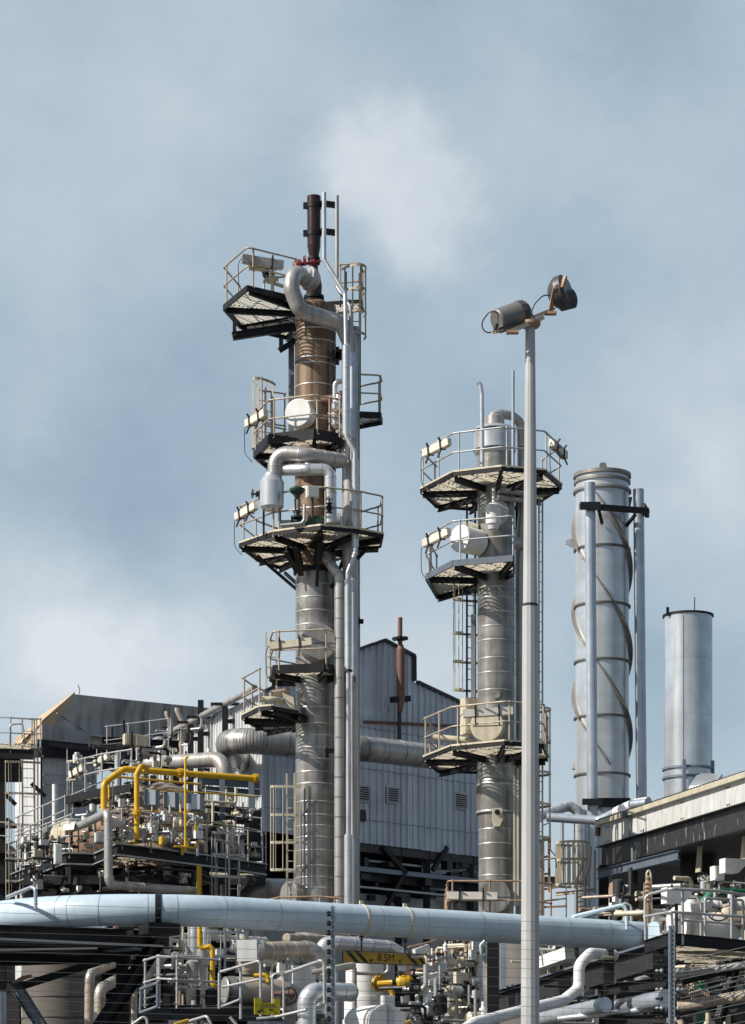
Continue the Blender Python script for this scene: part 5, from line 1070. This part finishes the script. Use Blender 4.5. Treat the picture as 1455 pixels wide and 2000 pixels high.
pipeT('grey_back_pipe', 'big grey segmented elbow in the shade behind the foot of the left column', [(600,1738,84),(505,1736,84),(480,1762,84),(480,1860,84)], 21, 'aludull', bend=.8, seam=.5, eseam=1, n=28)
for x_, lb in ((322,'left'),(385,'right')): pipeT('shaded_riser', lb+' one of two grey risers in the shade under the left module', [(x_,1700,82.5),(x_,1830,82.5)], 13, 'aludull', seam=.5)
for i, (a, b, r_, m_, lb) in enumerate((((318,1826,67),(520,1836,72),6,'alu','silver pipe lying just below the blue pipe left of centre'),((330,1850,68),(470,1858,72),4,'aludull','thin silver pipe lying below the blue pipe behind the standpipes'),
    ((40,1815,68),(300,1822,71),7,'stackpipe','blue grey pipe lying just below the blue pipe above the black trestle'),((560,1832,72),(700,1838,75),9,'tanclad','tan pipe lying below the blue pipe behind the white elbow'),
    ((1320,1905,62),(1480,1880,60),7,'alu','silver pipe behind the second fence wire at lower right'),((1330,1965,62),(1480,1940,60),11,'tanclad','tan lagged pipe behind the fence wires near the bottom right corner'),
    ((830,1962,66),(935,1950,68),9,'tanclad','tan pipe lying under the stair landing'),((840,1985,65),(935,1976,67),6,'alu','silver pipe lying at the bottom edge under the stair landing'),((1090,1990,61),(1300,1968,60),6,'alu','slim silver pipe at the bottom edge under the grey pipes'))):
    pipeT('horizontal_pipe', lb, [a,b], r_, m_, seam=.4)
# stair platform right of the sign
T = Thing('stair_landing', 'small railed landing with dark beams right of the clearance sign', 'platform', W(860,1920,67))
T.part('landing_beam', MB().ibeam(W(770,1938,66.4), W(935,1908,67.5), .14,.26).bar(W(800,1925,66.2), W(868,1910,66.8), .2,.05), K['black'])
T.part('landing_beam', MB().ibeam(W(800,1950,67), W(940,1940,68), .14,.3), K['black'])
T.part('white_channel', MB().bar(W(805,1918,66), W(872,1898,66.6), .08,.12).bar(W(808,1862,66), W(836,1852,66.4), .1,.2), K['white'])
T.part('railing', MB().pipe(P((796,1850,66),(832,1842,66.3),(852,1836,66.5)), .025).pipe(P((832,1878,66.3),(880,1872,66.8),(938,1882,67.5)), .025).pipe(P((795,1918,65.8),(808,1895,66),(830,1893,66)), .03), K['railrust'])
for x in (843,852,836,862,877,882): T.part('rail_post', MB().tube([W(x,1852 if x < 865 else 1838,66.6), W(x,1935,66.6)], .028, 8), K['white' if x < 865 else 'railg'])
lmp = Thing('bulkhead_lamp', 'small white bottle shaped lamp on a post below the blue pipe', 'lamp', W(869,1850,66)); lmp.part('lamp_body', MB().lathe(W(869,1858,66), [(0,.05),(.04,.055),(.16,.055),(.2,.02),(.24,.02)], 14), K['white']); lmp.part('lamp_post', MB().tube([W(869,1858,66), W(869,1900,66)], .025, 8), K['railg'])
for x, m_ in ((905,'cream'),(918,'rustred'),(893,'railrust'),(930,'railrust')): pipeT('upright_pipe', {905:'cream upright pipe under the blue pipe',918:'orange rusted upright pipe under the blue pipe',893:'thin rusty upright left of the cream one',930:'thin rusty upright right of the orange one'}[x], [(x,1835,66.8),(x,1960,66.8)], 2.6, m_)
# column skirts and dark frame around the lamp pole foot
T = Thing('column_skirt_frame', 'dark steel frame and perforated plate around the foot of the right column', 'steel frame', W(980,1900,70))
T.part('frame_post', MB().ibeam(W(962,2300,69), W(962,1838,69), .3,.34), K['black'])
T.part('frame_post', MB().ibeam(W(1098,2300,69), W(1098,1848,69), .22,.22), K['black'])
pl = MB().box(W(982,1885,68.6), (.17,.03,1.2)); T.part('perforated_plate', pl, K['stackpipe'])
hl = MB()
for i in range(26):
    for j in range(2): hl.lathe(W(979+j*5+(i%2)*2,1842+i*3.3,68.57), [(0,.011),(.004,.011)], 6, axis=(0,-1,0))
T.part('plate_holes', hl, K['ink'])
single('skirt_vessel', MB().lathe(W(1040,2300,72), [(0,S(90,72)),(S(470,72),S(90,72))], 36), K['concrete'], 'wide stained grey tank wall behind the foot of the lamp pole', 'tank')
pipeT('mesh_wrapped_pipe', 'tan wire mesh wrapped pipe at the bottom left of the lamp pole', [(925,1945,64.5),(925,2060,64.5)], 10, 'tanclad', seam=.1, smt='clad')
T = Thing('long_girder', 'long dark steel girder rising to the right behind the white pipe', 'girder', W(1100,1890,64))
T.part('girder_body', MB().ibeam(W(975,1962,70), W(1318,1858,60.5), .3,.58), K['dark'])
T.part('girder_flange', MB().bar(W(975,1935,69.9), W(1318,1832,60.4), .34,.05), K['slate'])
T.part('girder_body', MB().ibeam(W(1080,1975,66.5), W(1320,1925,62), .2,.28), K['black'])
single('slab_beam', MB().bar(W(1060,1880,68), W(1112,1862,67), .3,.3), K['white'], 'short white beam end left of the white climbing pipe', 'beam')
pipeT('grey_lower_pipe', 'fat grey pipe running up to the right in shade under the girder', [(1040,1994,63),(1182,1962,60)], 14, 'stackpipe', seam=.8)
pipeT('grey_lower_pipe', 'fatter dark grey pipe in shade left of the wire post', [(1190,1972,62),(1300,1950,59)], 17, 'stackpipe', seam=.9)
T = Thing('support_trestle', 'black trestle of posts and beams under the right end of the blue pipe', 'steel frame', W(1190,1930,61))
for x, d_ in ((1188,61),(1285,60)): T.part('trestle_post', MB().ibeam(W(x,2300,d_), W(x,1855,d_), .22,.26), K['black'])
T.part('trestle_beam', MB().ibeam(W(1180,1935,61), W(1300,1918,59.5), .2,.24).ibeam(W(1185,1992,60.6), W(1300,1990,59.5), .2,.2), K['black'])
T.part('pale_stub', MB().lathe(W(1195,1960,61.5), [(0,.09),(.6,.09)], 16), K['cream'])

cluster('fine silver tubing between the blue pipe and the access platform', 335,480,1812,1880, 67, 40, 46, ('alu','aludull','dark','cream'), .6)
cluster('fine tubing and small valves around the square duct', 520,665,1865,1990, 62.5, 50, 47, ('alu','aludull','dark','cream','dgreen'), .6)
cluster('thin white pipes and valves right of the yellow valve line', 830,930,1860,1995, 64, 50, 48, ('cream','alu','dark','rustred'), .55)
# ================================================================ air cooler bay on the right
T = Thing('air_cooler', 'long air cooler with peeling white side panel and black girder at the right edge', 'air cooler', W(1170,1700,78)); AC = T
Da, Db = 80., 62.
def ac(x, y): i = 1/Da+(1/Db-1/Da)*(x-1168)/287.; return W(x, y, 1/i)
u = (ac(1455,1600)-ac(1168,1600)); u.z = 0; u.normalize(); n_ = V((u.y,-u.x,0)); n_ = n_ if n_.y < 0 else -n_
def quadbox(p, th, mi=0, mb=None): return (mb or MB()).prism(p, -n_*th, mi)
far = 1520
T.part('side_panel', quadbox([ac(1170,1654),ac(far,1551),ac(far,1497),ac(1170,1614)], .1), K['panelwhite'])
T.part('top_trim', MB().bar(ac(1169,1609)+n_*.05, ac(far,1494)+n_*.05, .16, .13), K['cream'])
sr = MB(); a_, b_ = ac(1169,1604), ac(far,1489)
for i in range(64): p = a_.lerp(b_, i/63.); sr.bar(p+n_*.1, p-n_*.5, .06,.09)
T.part('finned_edge', sr, K['dark'])
T.part('main_girder', quadbox([ac(1174,1696),ac(far,1604),ac(far,1552.5),ac(1174,1655)], .12), K['girder'])
T.part('girder_flange', MB().bar(ac(1172,1655)+n_*.05, ac(far,1551)+n_*.05, .2,.03).bar(ac(1174,1697)+n_*.03, ac(far,1605)+n_*.03, .24,.03), K['black'])
bo = MB()
for x in (1184,1252,1330,1420):
    for k in (0,1):
        for dy in (.16,.84):
            t0 = ac(x+k*4,1614-(x+k*4-1170)*117/350.); b0 = ac(x+k*4,1654-(x+k*4-1170)*103/350.); bo.lathe(t0.lerp(b0,dy)+n_*.004, [(0,.028),(.02,.02)], 8, axis=n_)
T.part('bolts', bo, K['dark'])
T.part('panel_stiffener', MB().bar(ac(1234,1592)+n_*.08, ac(1234,1636)+n_*.08, .05,.07).box(ac(1230,1592)+n_*.12, (.2,.12,.14), .8), K['slate'])
T.part('rust_plate', MB().box(ac(1171,1624)+n_*.06, (.14,.1,.26), .8), K['rustred'])
# roof / body behind the panel and the plenum floor
q0, q1 = ac(1170,1604), ac(far,1489); bk = -n_*6.5
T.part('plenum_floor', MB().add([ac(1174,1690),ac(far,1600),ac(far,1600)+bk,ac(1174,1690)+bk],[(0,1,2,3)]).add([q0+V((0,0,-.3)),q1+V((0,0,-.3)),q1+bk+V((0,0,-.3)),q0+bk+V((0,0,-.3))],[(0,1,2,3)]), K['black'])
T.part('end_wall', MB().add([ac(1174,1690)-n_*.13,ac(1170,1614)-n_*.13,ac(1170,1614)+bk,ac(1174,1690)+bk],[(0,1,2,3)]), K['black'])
for i,(x,y,r_) in enumerate(((1246,1702,36),(1370,1665,44),(1475,1635,52))):
    p = ac(x,y)-n_*1.7; k = r_*p.y/F
    T.part('fan_ring', MB().lathe(p+V((0,0,-.25)), [(0,k),(.03,k*1.02),(1.0,k*.98)], 36, cap=False), K['dark'])
    T.part('fan_ring_lip', MB().lathe(p+V((0,0,-.27)), [(0,k*1.0),(0,k*1.07),(.04,k*1.07),(.04,k)], 36, cap=False), K['dark'])
for x, y in ((1327,1690),(1412,1670)): T.part('ring_bracket', MB().prism([ac(x,y-38)-n_*.5,ac(x+7,y-38)-n_*.5,ac(x+5,y+12)-n_*.5,ac(x-4,y+14)-n_*.5], n_*.04), K['cream'])
T.part('support_post', MB().ibeam(W(1237,2300,73), W(1237,1672,73), .2,.22), K['black'])
T.part('support_post', MB().ibeam(W(1178,2300,78), W(1178,1690,78), .26,.26), K['black'])
T.part('support_post', MB().bar(W(1195,2000,79), W(1195,1700,79), .16,.16), K['clad'])
T.part('diagonal_brace', MB().ibeam(W(1196,1806,74), W(1236,1742,73.3), .16,.2), K['black'])
T.part('diagonal_brace', MB().bar(W(1188,1708,79.6), W(1235,1755,80), .1,.2), K['clad'])
T.part('runway_beam', MB().ibeam(W(1167,1708,77), W(1323,1670,66), .14,.24), K['slate'])
T.part('junction_post', MB().bar(W(1238,1662,72.5), W(1238,1690,72.5), .1,.12).bar(W(1233,1656,72.4), W(1233,1690,72.4), .04,.04), K['railg'])
T.part('dark_backing_wall', MB().prism([W(1180,1690,90),W(1560,1600,90),W(1560,1790,90),W(1180,1790,90)], (0,.3,0)), K['black'])  # black sheet added behind the bay to hold its shade
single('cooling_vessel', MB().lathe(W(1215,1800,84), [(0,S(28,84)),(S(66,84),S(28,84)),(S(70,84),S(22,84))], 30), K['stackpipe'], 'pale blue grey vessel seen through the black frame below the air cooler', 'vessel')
T.part('dark_backing', MB().prism([W(1200,1845,72),W(1560,1845,72),W(1560,2400,72),W(1200,2400,72)], (0,.3,0)), K['black'])  # another added black sheet, darkening the space lower down
T.part('backing_beam', MB().ibeam(W(1240,1760,76), W(1500,1745,76), .2,.3), K['black'])
# pipes left of it
pipeT('white_taped_pipe', 'grey pipe with a white taped elbow dropping behind the cream caged ladder', [(1050,1594,88),(1110,1573,88.4),(1130,1584,88.4),(1131,1800,88.4)], 10.5, 'alu', bend=.8, seam=.5, eseam=1, n=24)
pipeT('grey_taped_pipe', 'blue grey pipe with white taped end passing in front of the leg pipes', [(1068,1596,87.5),(1170,1603,87),(1232,1572,86),(1264,1568,85.5)], 9, 'stackpipe', bend=1.2, n=24)
tp_ = MB()
for x0,y0,x1,y1 in ((1203,1586,1214,1581),(1219,1578.5,1234,1572),(1240,1570,1266,1566)): tp_.tube([W(x0,y0,86.3), W(x1,y1,85.9)], S(10,86), 22)
single('pipe_lagging', tp_, K['white'], 'white tape lagging on the end of the blue grey pipe by the stack', 'lagging')
# caged ladder with vertical bars (cream) and the rust coloured ladder beside the lamp pole
T = Thing('caged_ladder', 'cream caged ladder head with vertical bars left of the air cooler', 'ladder', W(1115,1700,80)); D = 80.
cx_, cy_ = W(1118,0,D).x, D
def cagept(t, y): return V((cx_+math.cos(t)*.52, cy_-.1+math.sin(t)*.52, zat(y, D)))
for y in (1648,1682,1730): 
    m_ = MB(); pts_ = [cagept(math.pi*.35+i*math.pi*1.5/16, y) for i in range(17)]
    for p, q in zip(pts_, pts_[1:]): m_.bar(p, q, .02,.075)
    T.part('cage_hoop', m_, K['cream'])
for i in range(0,17,1): T.part('cage_bar', MB().bar(cagept(math.pi*.35+i*math.pi*1.5/16, 1648)*1, cagept(math.pi*.35+i*math.pi*1.5/16, 1732), .05,.015), K['cream'])
for x in (1130,1145): T.part('stile', MB().pipe(P((x+8,1652,79.4),(x+6,1690,79.4),(x-4,1716,79.4),(x-4,1800,79.4)), .035, 1.2), K['cream'])
rg = MB()
for i in range(9): rg.tube([W(1126,1722+i*10,79.4), W(1141,1720+i*10,79.4)], .02, 6)
T.part('rungs', rg, K['cream'])
T.part('side_frame', MB().bar(W(1161,1660,79.5), W(1161,1745,79.5), .06,.06).bar(W(1105,1730,80), W(1105,1800,80), .04,.04).ibeam(W(1085,1746,80.5), W(1163,1738,79.6), .1,.1).bar(W(1060,1760,80), W(1104,1755,80), .05,.05), K['rail'])
T = Thing('rusty_ladder', 'orange rusted ladder frame just right of the lamp pole', 'ladder', W(1062,1700,76)); D = 76.
T.part('stile', MB().bar(W(1058,1640,D), W(1058,1800,D), .12,.1), K['railrust']); T.part('stile', MB().bar(W(1071,1636,D), W(1072,1742,D), .07,.07), K['railrust'])
for a_, b_ in (((1058,1636),(1074,1636)),((1058,1675),(1072,1672)),((1058,1708),(1072,1706)),((1056,1738),(1090,1732)),((1056,1772),(1104,1770))): T.part('rung', MB().bar(W(*a_,D), W(*b_,D), .05,.06), K['railrust'])
T.part('guard_wire', MB().pipe(P((1060,1612,D),(1074,1606,D),(1074,1660,D),(1084,1672,D)), .015, 1).pipe(P((1060,1680,D),(1084,1676,D),(1086,1695,D)), .015, 1), K['dark'])
single('side_beam', MB().ibeam(W(1052,1722,82), W(1090,1722,82), .2,.3), K['slate'], 'short blue grey beam behind the rusty ladder', 'beam')
pipeT('slim_back_pipe', 'slim grey pipe dropping left of the cream cage', [(1097,1604,89),(1097,1700,89)], 3.6, 'stackpipe')
# ================================================================ platform with valves at the right end of the blue pipe
T = Thing('valve_platform', 'black edged platform with grey tube railings at the lower right', 'platform', W(1350,1850,60))
T.part('edge_beam', MB().ibeam(W(1258,1850,61), W(1304,1836,59), .1,.3).ibeam(W(1304,1833,59), W(1500,1852,60.5), .1,.26), K['black'])
zq = zat(1832,59)
T.part('floor_grating', grating([(W(1258,1840,61).x,61),(W(1304,1830,59).x,59),(W(1500,1845,60.5).x,60.5),(W(1500,1840,66).x,66),(W(1270,1840,66).x,66)], zq, -.5, .1), K['grate'])
T.part('railing', MB().pipe(P((1260,1838,61),(1259,1754,61),(1268,1746,61),(1308,1736,59),(1400,1740,59.6),(1470,1750,60.2)), .035, 1.2).pipe(P((1260,1790,61),(1308,1781,59),(1470,1792,60.2)), .03, 1), K['railg'])
for x, d_ in ((1332,59.2),(1428,60)): T.part('rail_post', MB().tube([W(x,1740,d_), W(x,1845,d_)], .035, 10), K['railg'])
T.part('railing', MB().pipe(P((1368,1832,61.5),(1368,1764,61.5),(1360,1752,61.5),(1330,1750,61.5)), .03, 1.2).pipe(P((1376,1832,61),(1376,1754,61),(1450,1758,61.5),(1450,1835,61.5)), .03, 1), K['railg'])
T.part('railing', MB().pipe(P((1404,1745,64),(1404,1726,64),(1412,1722,64),(1460,1726,64)), .025, 1).pipe(P((1315,1796,60.5),(1370,1800,61),(1450,1806,61.5)), .025, 1), K['railg'])
bt = Thing('butterfly_valve', 'big pale blue flanged valve body at the right end of the blue pipe', 'valve', W(1330,1815,61.5)); ax = dirb
bt.part('valve_body', MB().lathe(W(1275,1829,67), [(0,.37),(.5,.3),(.7,.3)], 32, axis=ax), K['bluepipe'])
bt.part('valve_body', MB().lathe(W(1318,1812,62.5), [(0,.34),(.0,.5),(.1,.5),(.1,.34),(.25,.34),(.25,.5),(.36,.5),(.36,.34),(.6,.42),(1.1,.4),(1.5,.3),(1.7,.2)], 36, axis=(.9,.43,-.02)), K['white'])
bt.part('yoke', MB().lathe(W(1350,1800,61.8), [(0,.2),(.2,.2),(.21,.32),(.3,.32),(.31,.2),(.5,.2)], 24), K['white'])
bt.part('actuator', MB().bar(W(1336,1776,61.5), W(1380,1768,62), .4,.2).lathe(W(1382,1770,62), [(0,.14),(.3,.14)], 18, axis=(1,.3,0)), K['white'])
bt.part('handwheel', MB().wheel(W(1403,1775,61.8), (-.2,-1,0), .28, 24, r=.018), K['black'])
cp = Thing('lagged_bend', 'creamy lagged pipe bend disappearing at the right edge above the platform', 'pipe', W(1425,1790,62.5)); cp.part('pipe_body', MB().pipe(P((1372,1812,63.5),(1420,1785,63),(1500,1800,63)), .3, 1, 24, .3), [K['tanclad'], K['clad']]); cp.part('end_flange', MB().lathe(W(1425,1768,62.3), [(0,.3),(.1,.3),(.11,.16),(.6,.16)], 24, axis=(.95,-.3,.1)), K['casingpale'])
gp = Thing('green_pipe', 'green pipe bending down behind the pale blue valve', 'pipe', W(1390,1750,64)); gp.part('pipe_body', MB().pipe(P((1368,1800,64.5),(1368,1768,64.5),(1392,1742,64.5),(1500,1748,65.5)), S(9,64.5), 1.1, 22), K['green'])
gp2 = Thing('green_pipe', 'green valve stem and elbow low down between the fence wires', 'pipe', W(1370,1970,63)); gp2.part('pipe_body', MB().pipe(P((1369,1918,63),(1369,1994,63),(1350,2010,63)), S(8,63), 1, 18), K['green']); gp2.part('collar', MB().lathe(W(1369,1940,63), [(0,.15),(.06,.15)], 18), K['dgreen'])
cs = Thing('coil_spring', 'rusty coil spring behind the fence wires at lower right', 'spring', W(1365,1945,62.6)); ap = W(1346,1940,62.6); aq = W(1384,1948,62.6); dd = aq-ap; x_, y_, z_ = frame(dd)
cs.part('coil', MB().tube([ap+dd*(i/120.)+(x_*math.cos(i*.52)+y_*math.sin(i*.52))*.1 for i in range(121)], .018, 6), K['railrust']); cs.part('spring_rod', MB().tube([W(1328,1936,62.6), aq], .05, 10), K['aludull'])
b3 = junction(W(1320,1750,60.4), (.62,.3,.36), 'white wedge shaped cover on the platform railing at lower right', 'white', wedge=.2, post=.9)
junction(W(1400,1706,64), (.26,.26,.34), 'small white box behind the larger wedge cover near the right edge', 'white')
junction(W(1430,1692,63), (.55,.3,.34), 'white wedge shaped cover high by the right edge under the fan ring', 'white', wedge=.2)
single('steel_cup', MB().lathe(W(1373,1736,63), [(0,.08),(.16,.08)], 18), K['alu'], 'small shiny steel canister above the green pipe', 'canister')
vs1 = Thing('relief_vent', 'slim relief vent with looped tube and rusty fins by the platform corner', 'vent', W(1266,1780,62))
vs1.part('loop_tube', MB().pipe(P((1262,1722,62),(1262,1706,62),(1266,1698,62),(1270,1706,62),(1272,1790,62)), .025, 1), K['cream'])
vs1.part('finned_stack', MB().lathe(W(1264,1802,62), [(0,.07),(.35,.07),(.36,.05),(.45,.05)]+[(.46+i*.05,.09 if i % 2 else .05) for i in range(10)]+[(.98,.04),(1.05,.06),(1.1,.02)], 14), K['railrust'])
cluster('dense small pipes and fittings on the lower right valve platform', 1290,1440,1775,1825, 63.5, 26, 31, ('white','cream','aludull','dark'))
cluster('cream and rusty fittings behind the black frame near the grey handrail', 1196,1260,1745,1800, 71, 22, 32, ('cream','railrust','tanclad','dark'))
cluster('dim fittings on the upper deck at the right edge', 1330,1470,1715,1765, 66, 22, 33, ('aludull','dark','cream'))
cluster('dim machinery seen between the fence wires at the lower right', 1300,1470,1870,2000, 66, 46, 34, ('dark','aludull','cream','slate'), 1.3)
cluster('dim pipes in the shade below the long girder', 1080,1290,1925,2000, 65, 26, 35, ('dark','aludull','black'), 1.2)
cluster('fittings and pipe ends on the beam left of the white climbing pipe', 1062,1120,1850,1885, 68.5, 16, 36, ('cream','aludull','white'))
T = Thing('machinery_frame', 'dark steel frame with grey beams behind the fence wires at lower right', 'steel frame', W(1400,1920,64))
for a_, b_, m_ in (((1405,1990),(1440,1870),'dark'),((1330,1915),(1470,1880),'black'),((1300,1980),(1470,1955),'dark'),((1340,1860),(1470,1850),'dark')): T.part('frame_beam', MB().ibeam(W(*a_,64.5), W(*b_,65), .16,.24), K[m_])
pipeT('thin_rail_pipe', 'thin white slanting rail behind the fence wires at lower right', [(1345,1940,60),(1440,1915,60.5)], 2.2, 'railg')

# ================================================================ electric fence in front
T = Thing('electric_fence', 'tall electric security fence of thin wires on two slotted steel posts, nearest to the camera', 'fence', W(650,1880,22))
Df = {}
p1 = lambda y: W(651,y,22.0); p2 = lambda y: W(1311,y,23.5); p0 = lambda y: W(-60,y,20.6); p3 = lambda y: W(1560,y,19.5)
def post(f, x, ytop, D, w_): 
    m_ = MB(); c = W(x,ytop,D); m_.bar((c.x,D,0), (c.x,D,c.z), w_, w_*.7); m_.bar((c.x-w_*.32,D-w_*.4,0.2), (c.x-w_*.32,D-w_*.4,c.z-.01), w_*.14, w_*.2)
    o = T.part('fence_post', m_, K['galv']); s_ = MB(); k = 0
    z = c.z-.05
    while z > CZ-.5 and k < 90: s_.box((c.x+w_*.1,D-w_*.36,z), (w_*.16,.004,.018)); z -= .04; k += 1
    T.part('slots', s_, K['ink'], o)
post(T, 651, 1770, 22., .036); post(T, 1311, 1808, 23.5, .056)
ins = MB()
ys1 = [1785+i*18.6 for i in range(13)]; ys2 = [1812+i*18.3 for i in range(13)]
for i in range(13):
    y0 = 1762+i*18.9
    T.part('wire', MB().tube([p0(y0), p1(ys1[i])+V((0,-.03,0)), p2(ys2[i])+V((0,-.04,0))], .0016, 4), K['wire'])
    c = p1(ys1[i])+V((-.035,-.02,0)); T.part('insulator', MB().lathe(c, [(-.022,.012),(-.01,.02),(0,.012),(.01,.02),(.022,.012)], 8), K['black'])
    y2 = 1878+(i-3)*18.2
    if i >= 3:
        T.part('wire', MB().tube([W(1322,y2,23.45), W(1560,y2-27-27*.9,21.)], .0026, 4), K['wire'])
        for s_ in (-1,1):
            x = 1311+s_*13; T.part('insulator', MB().lathe(W(x-4,y2,23.4), [(0,.008),(.008,.02),(.02,.02),(.03,.008),(.05,.008),(.055,.015),(.07,.006)], 8, axis=(1 if s_ > 0 else -1,-.2,0)), K['black' if i % 2 else 'railg'])
ws = Thing('warning_sign', 'small yellow fence warning sign with two hanging tabs and black pictures', 'sign', W(523,1965,21.5))
a = W(498,1981,21.7); b = W(548,1981.5,21.8); u = (b-a).normalized(); Lw = (b-a).length; n = V((u.y,-u.x,0)); upv = V((0,0,1)); H = S(32,21.7)
def wp(s, t, o=0): return a+u*s*Lw+upv*t*H+n*o-u*0+V((0,0,-s*S(1.2,21.7)))
ws.part('board', MB().prism([wp(0,0),wp(1,0),wp(1,1),wp(.75,1),wp(.75,.72),wp(.25,.72),wp(.25,1),wp(0,1)], -n*.006), K['warnyellow'])
tx = MB(); R = random.Random(5)
text(ws, '!', wp(.105,.56,.004), u, H*.2, 'ink', .0006, 'lettering', .0005)
text(ws, 'DANGER ELECTRIC FENCE', wp(.52,.595,.004), u, H*.085, 'ink', .0003, 'lettering', .0005)
text(ws, 'GEVAAR ELEKTRIESE HEINING', wp(.53,.475,.004), u, H*.078, 'ink', .0006, 'lettering', .0005)
tx.prism([wp(.09,.12,.002),wp(.2,.1,.002),wp(.29,.2,.002),wp(.22,.27,.002),wp(.11,.22,.002)], n*.002)
tx.prism([wp(.2,.36,.002),wp(.24,.38,.002),wp(.4,.13,.002),wp(.36,.11,.002)], n*.002)
tx.prism([wp(.34,.38,.0045),wp(.38,.38,.0045),wp(.3,.24,.0045),wp(.27,.27,.0045)], n*.002)
tx.prism([wp(.57,.25,.002),wp(.72,.25,.002),wp(.72,.35,.002),wp(.58,.36,.002)], n*.002)
tx.prism([wp(.74,.22,.002),wp(.78,.22,.002),wp(.9,.1,.002),wp(.83,.08,.002)], n*.002)
ws.part('pictograms', tx, K['dgreen'])
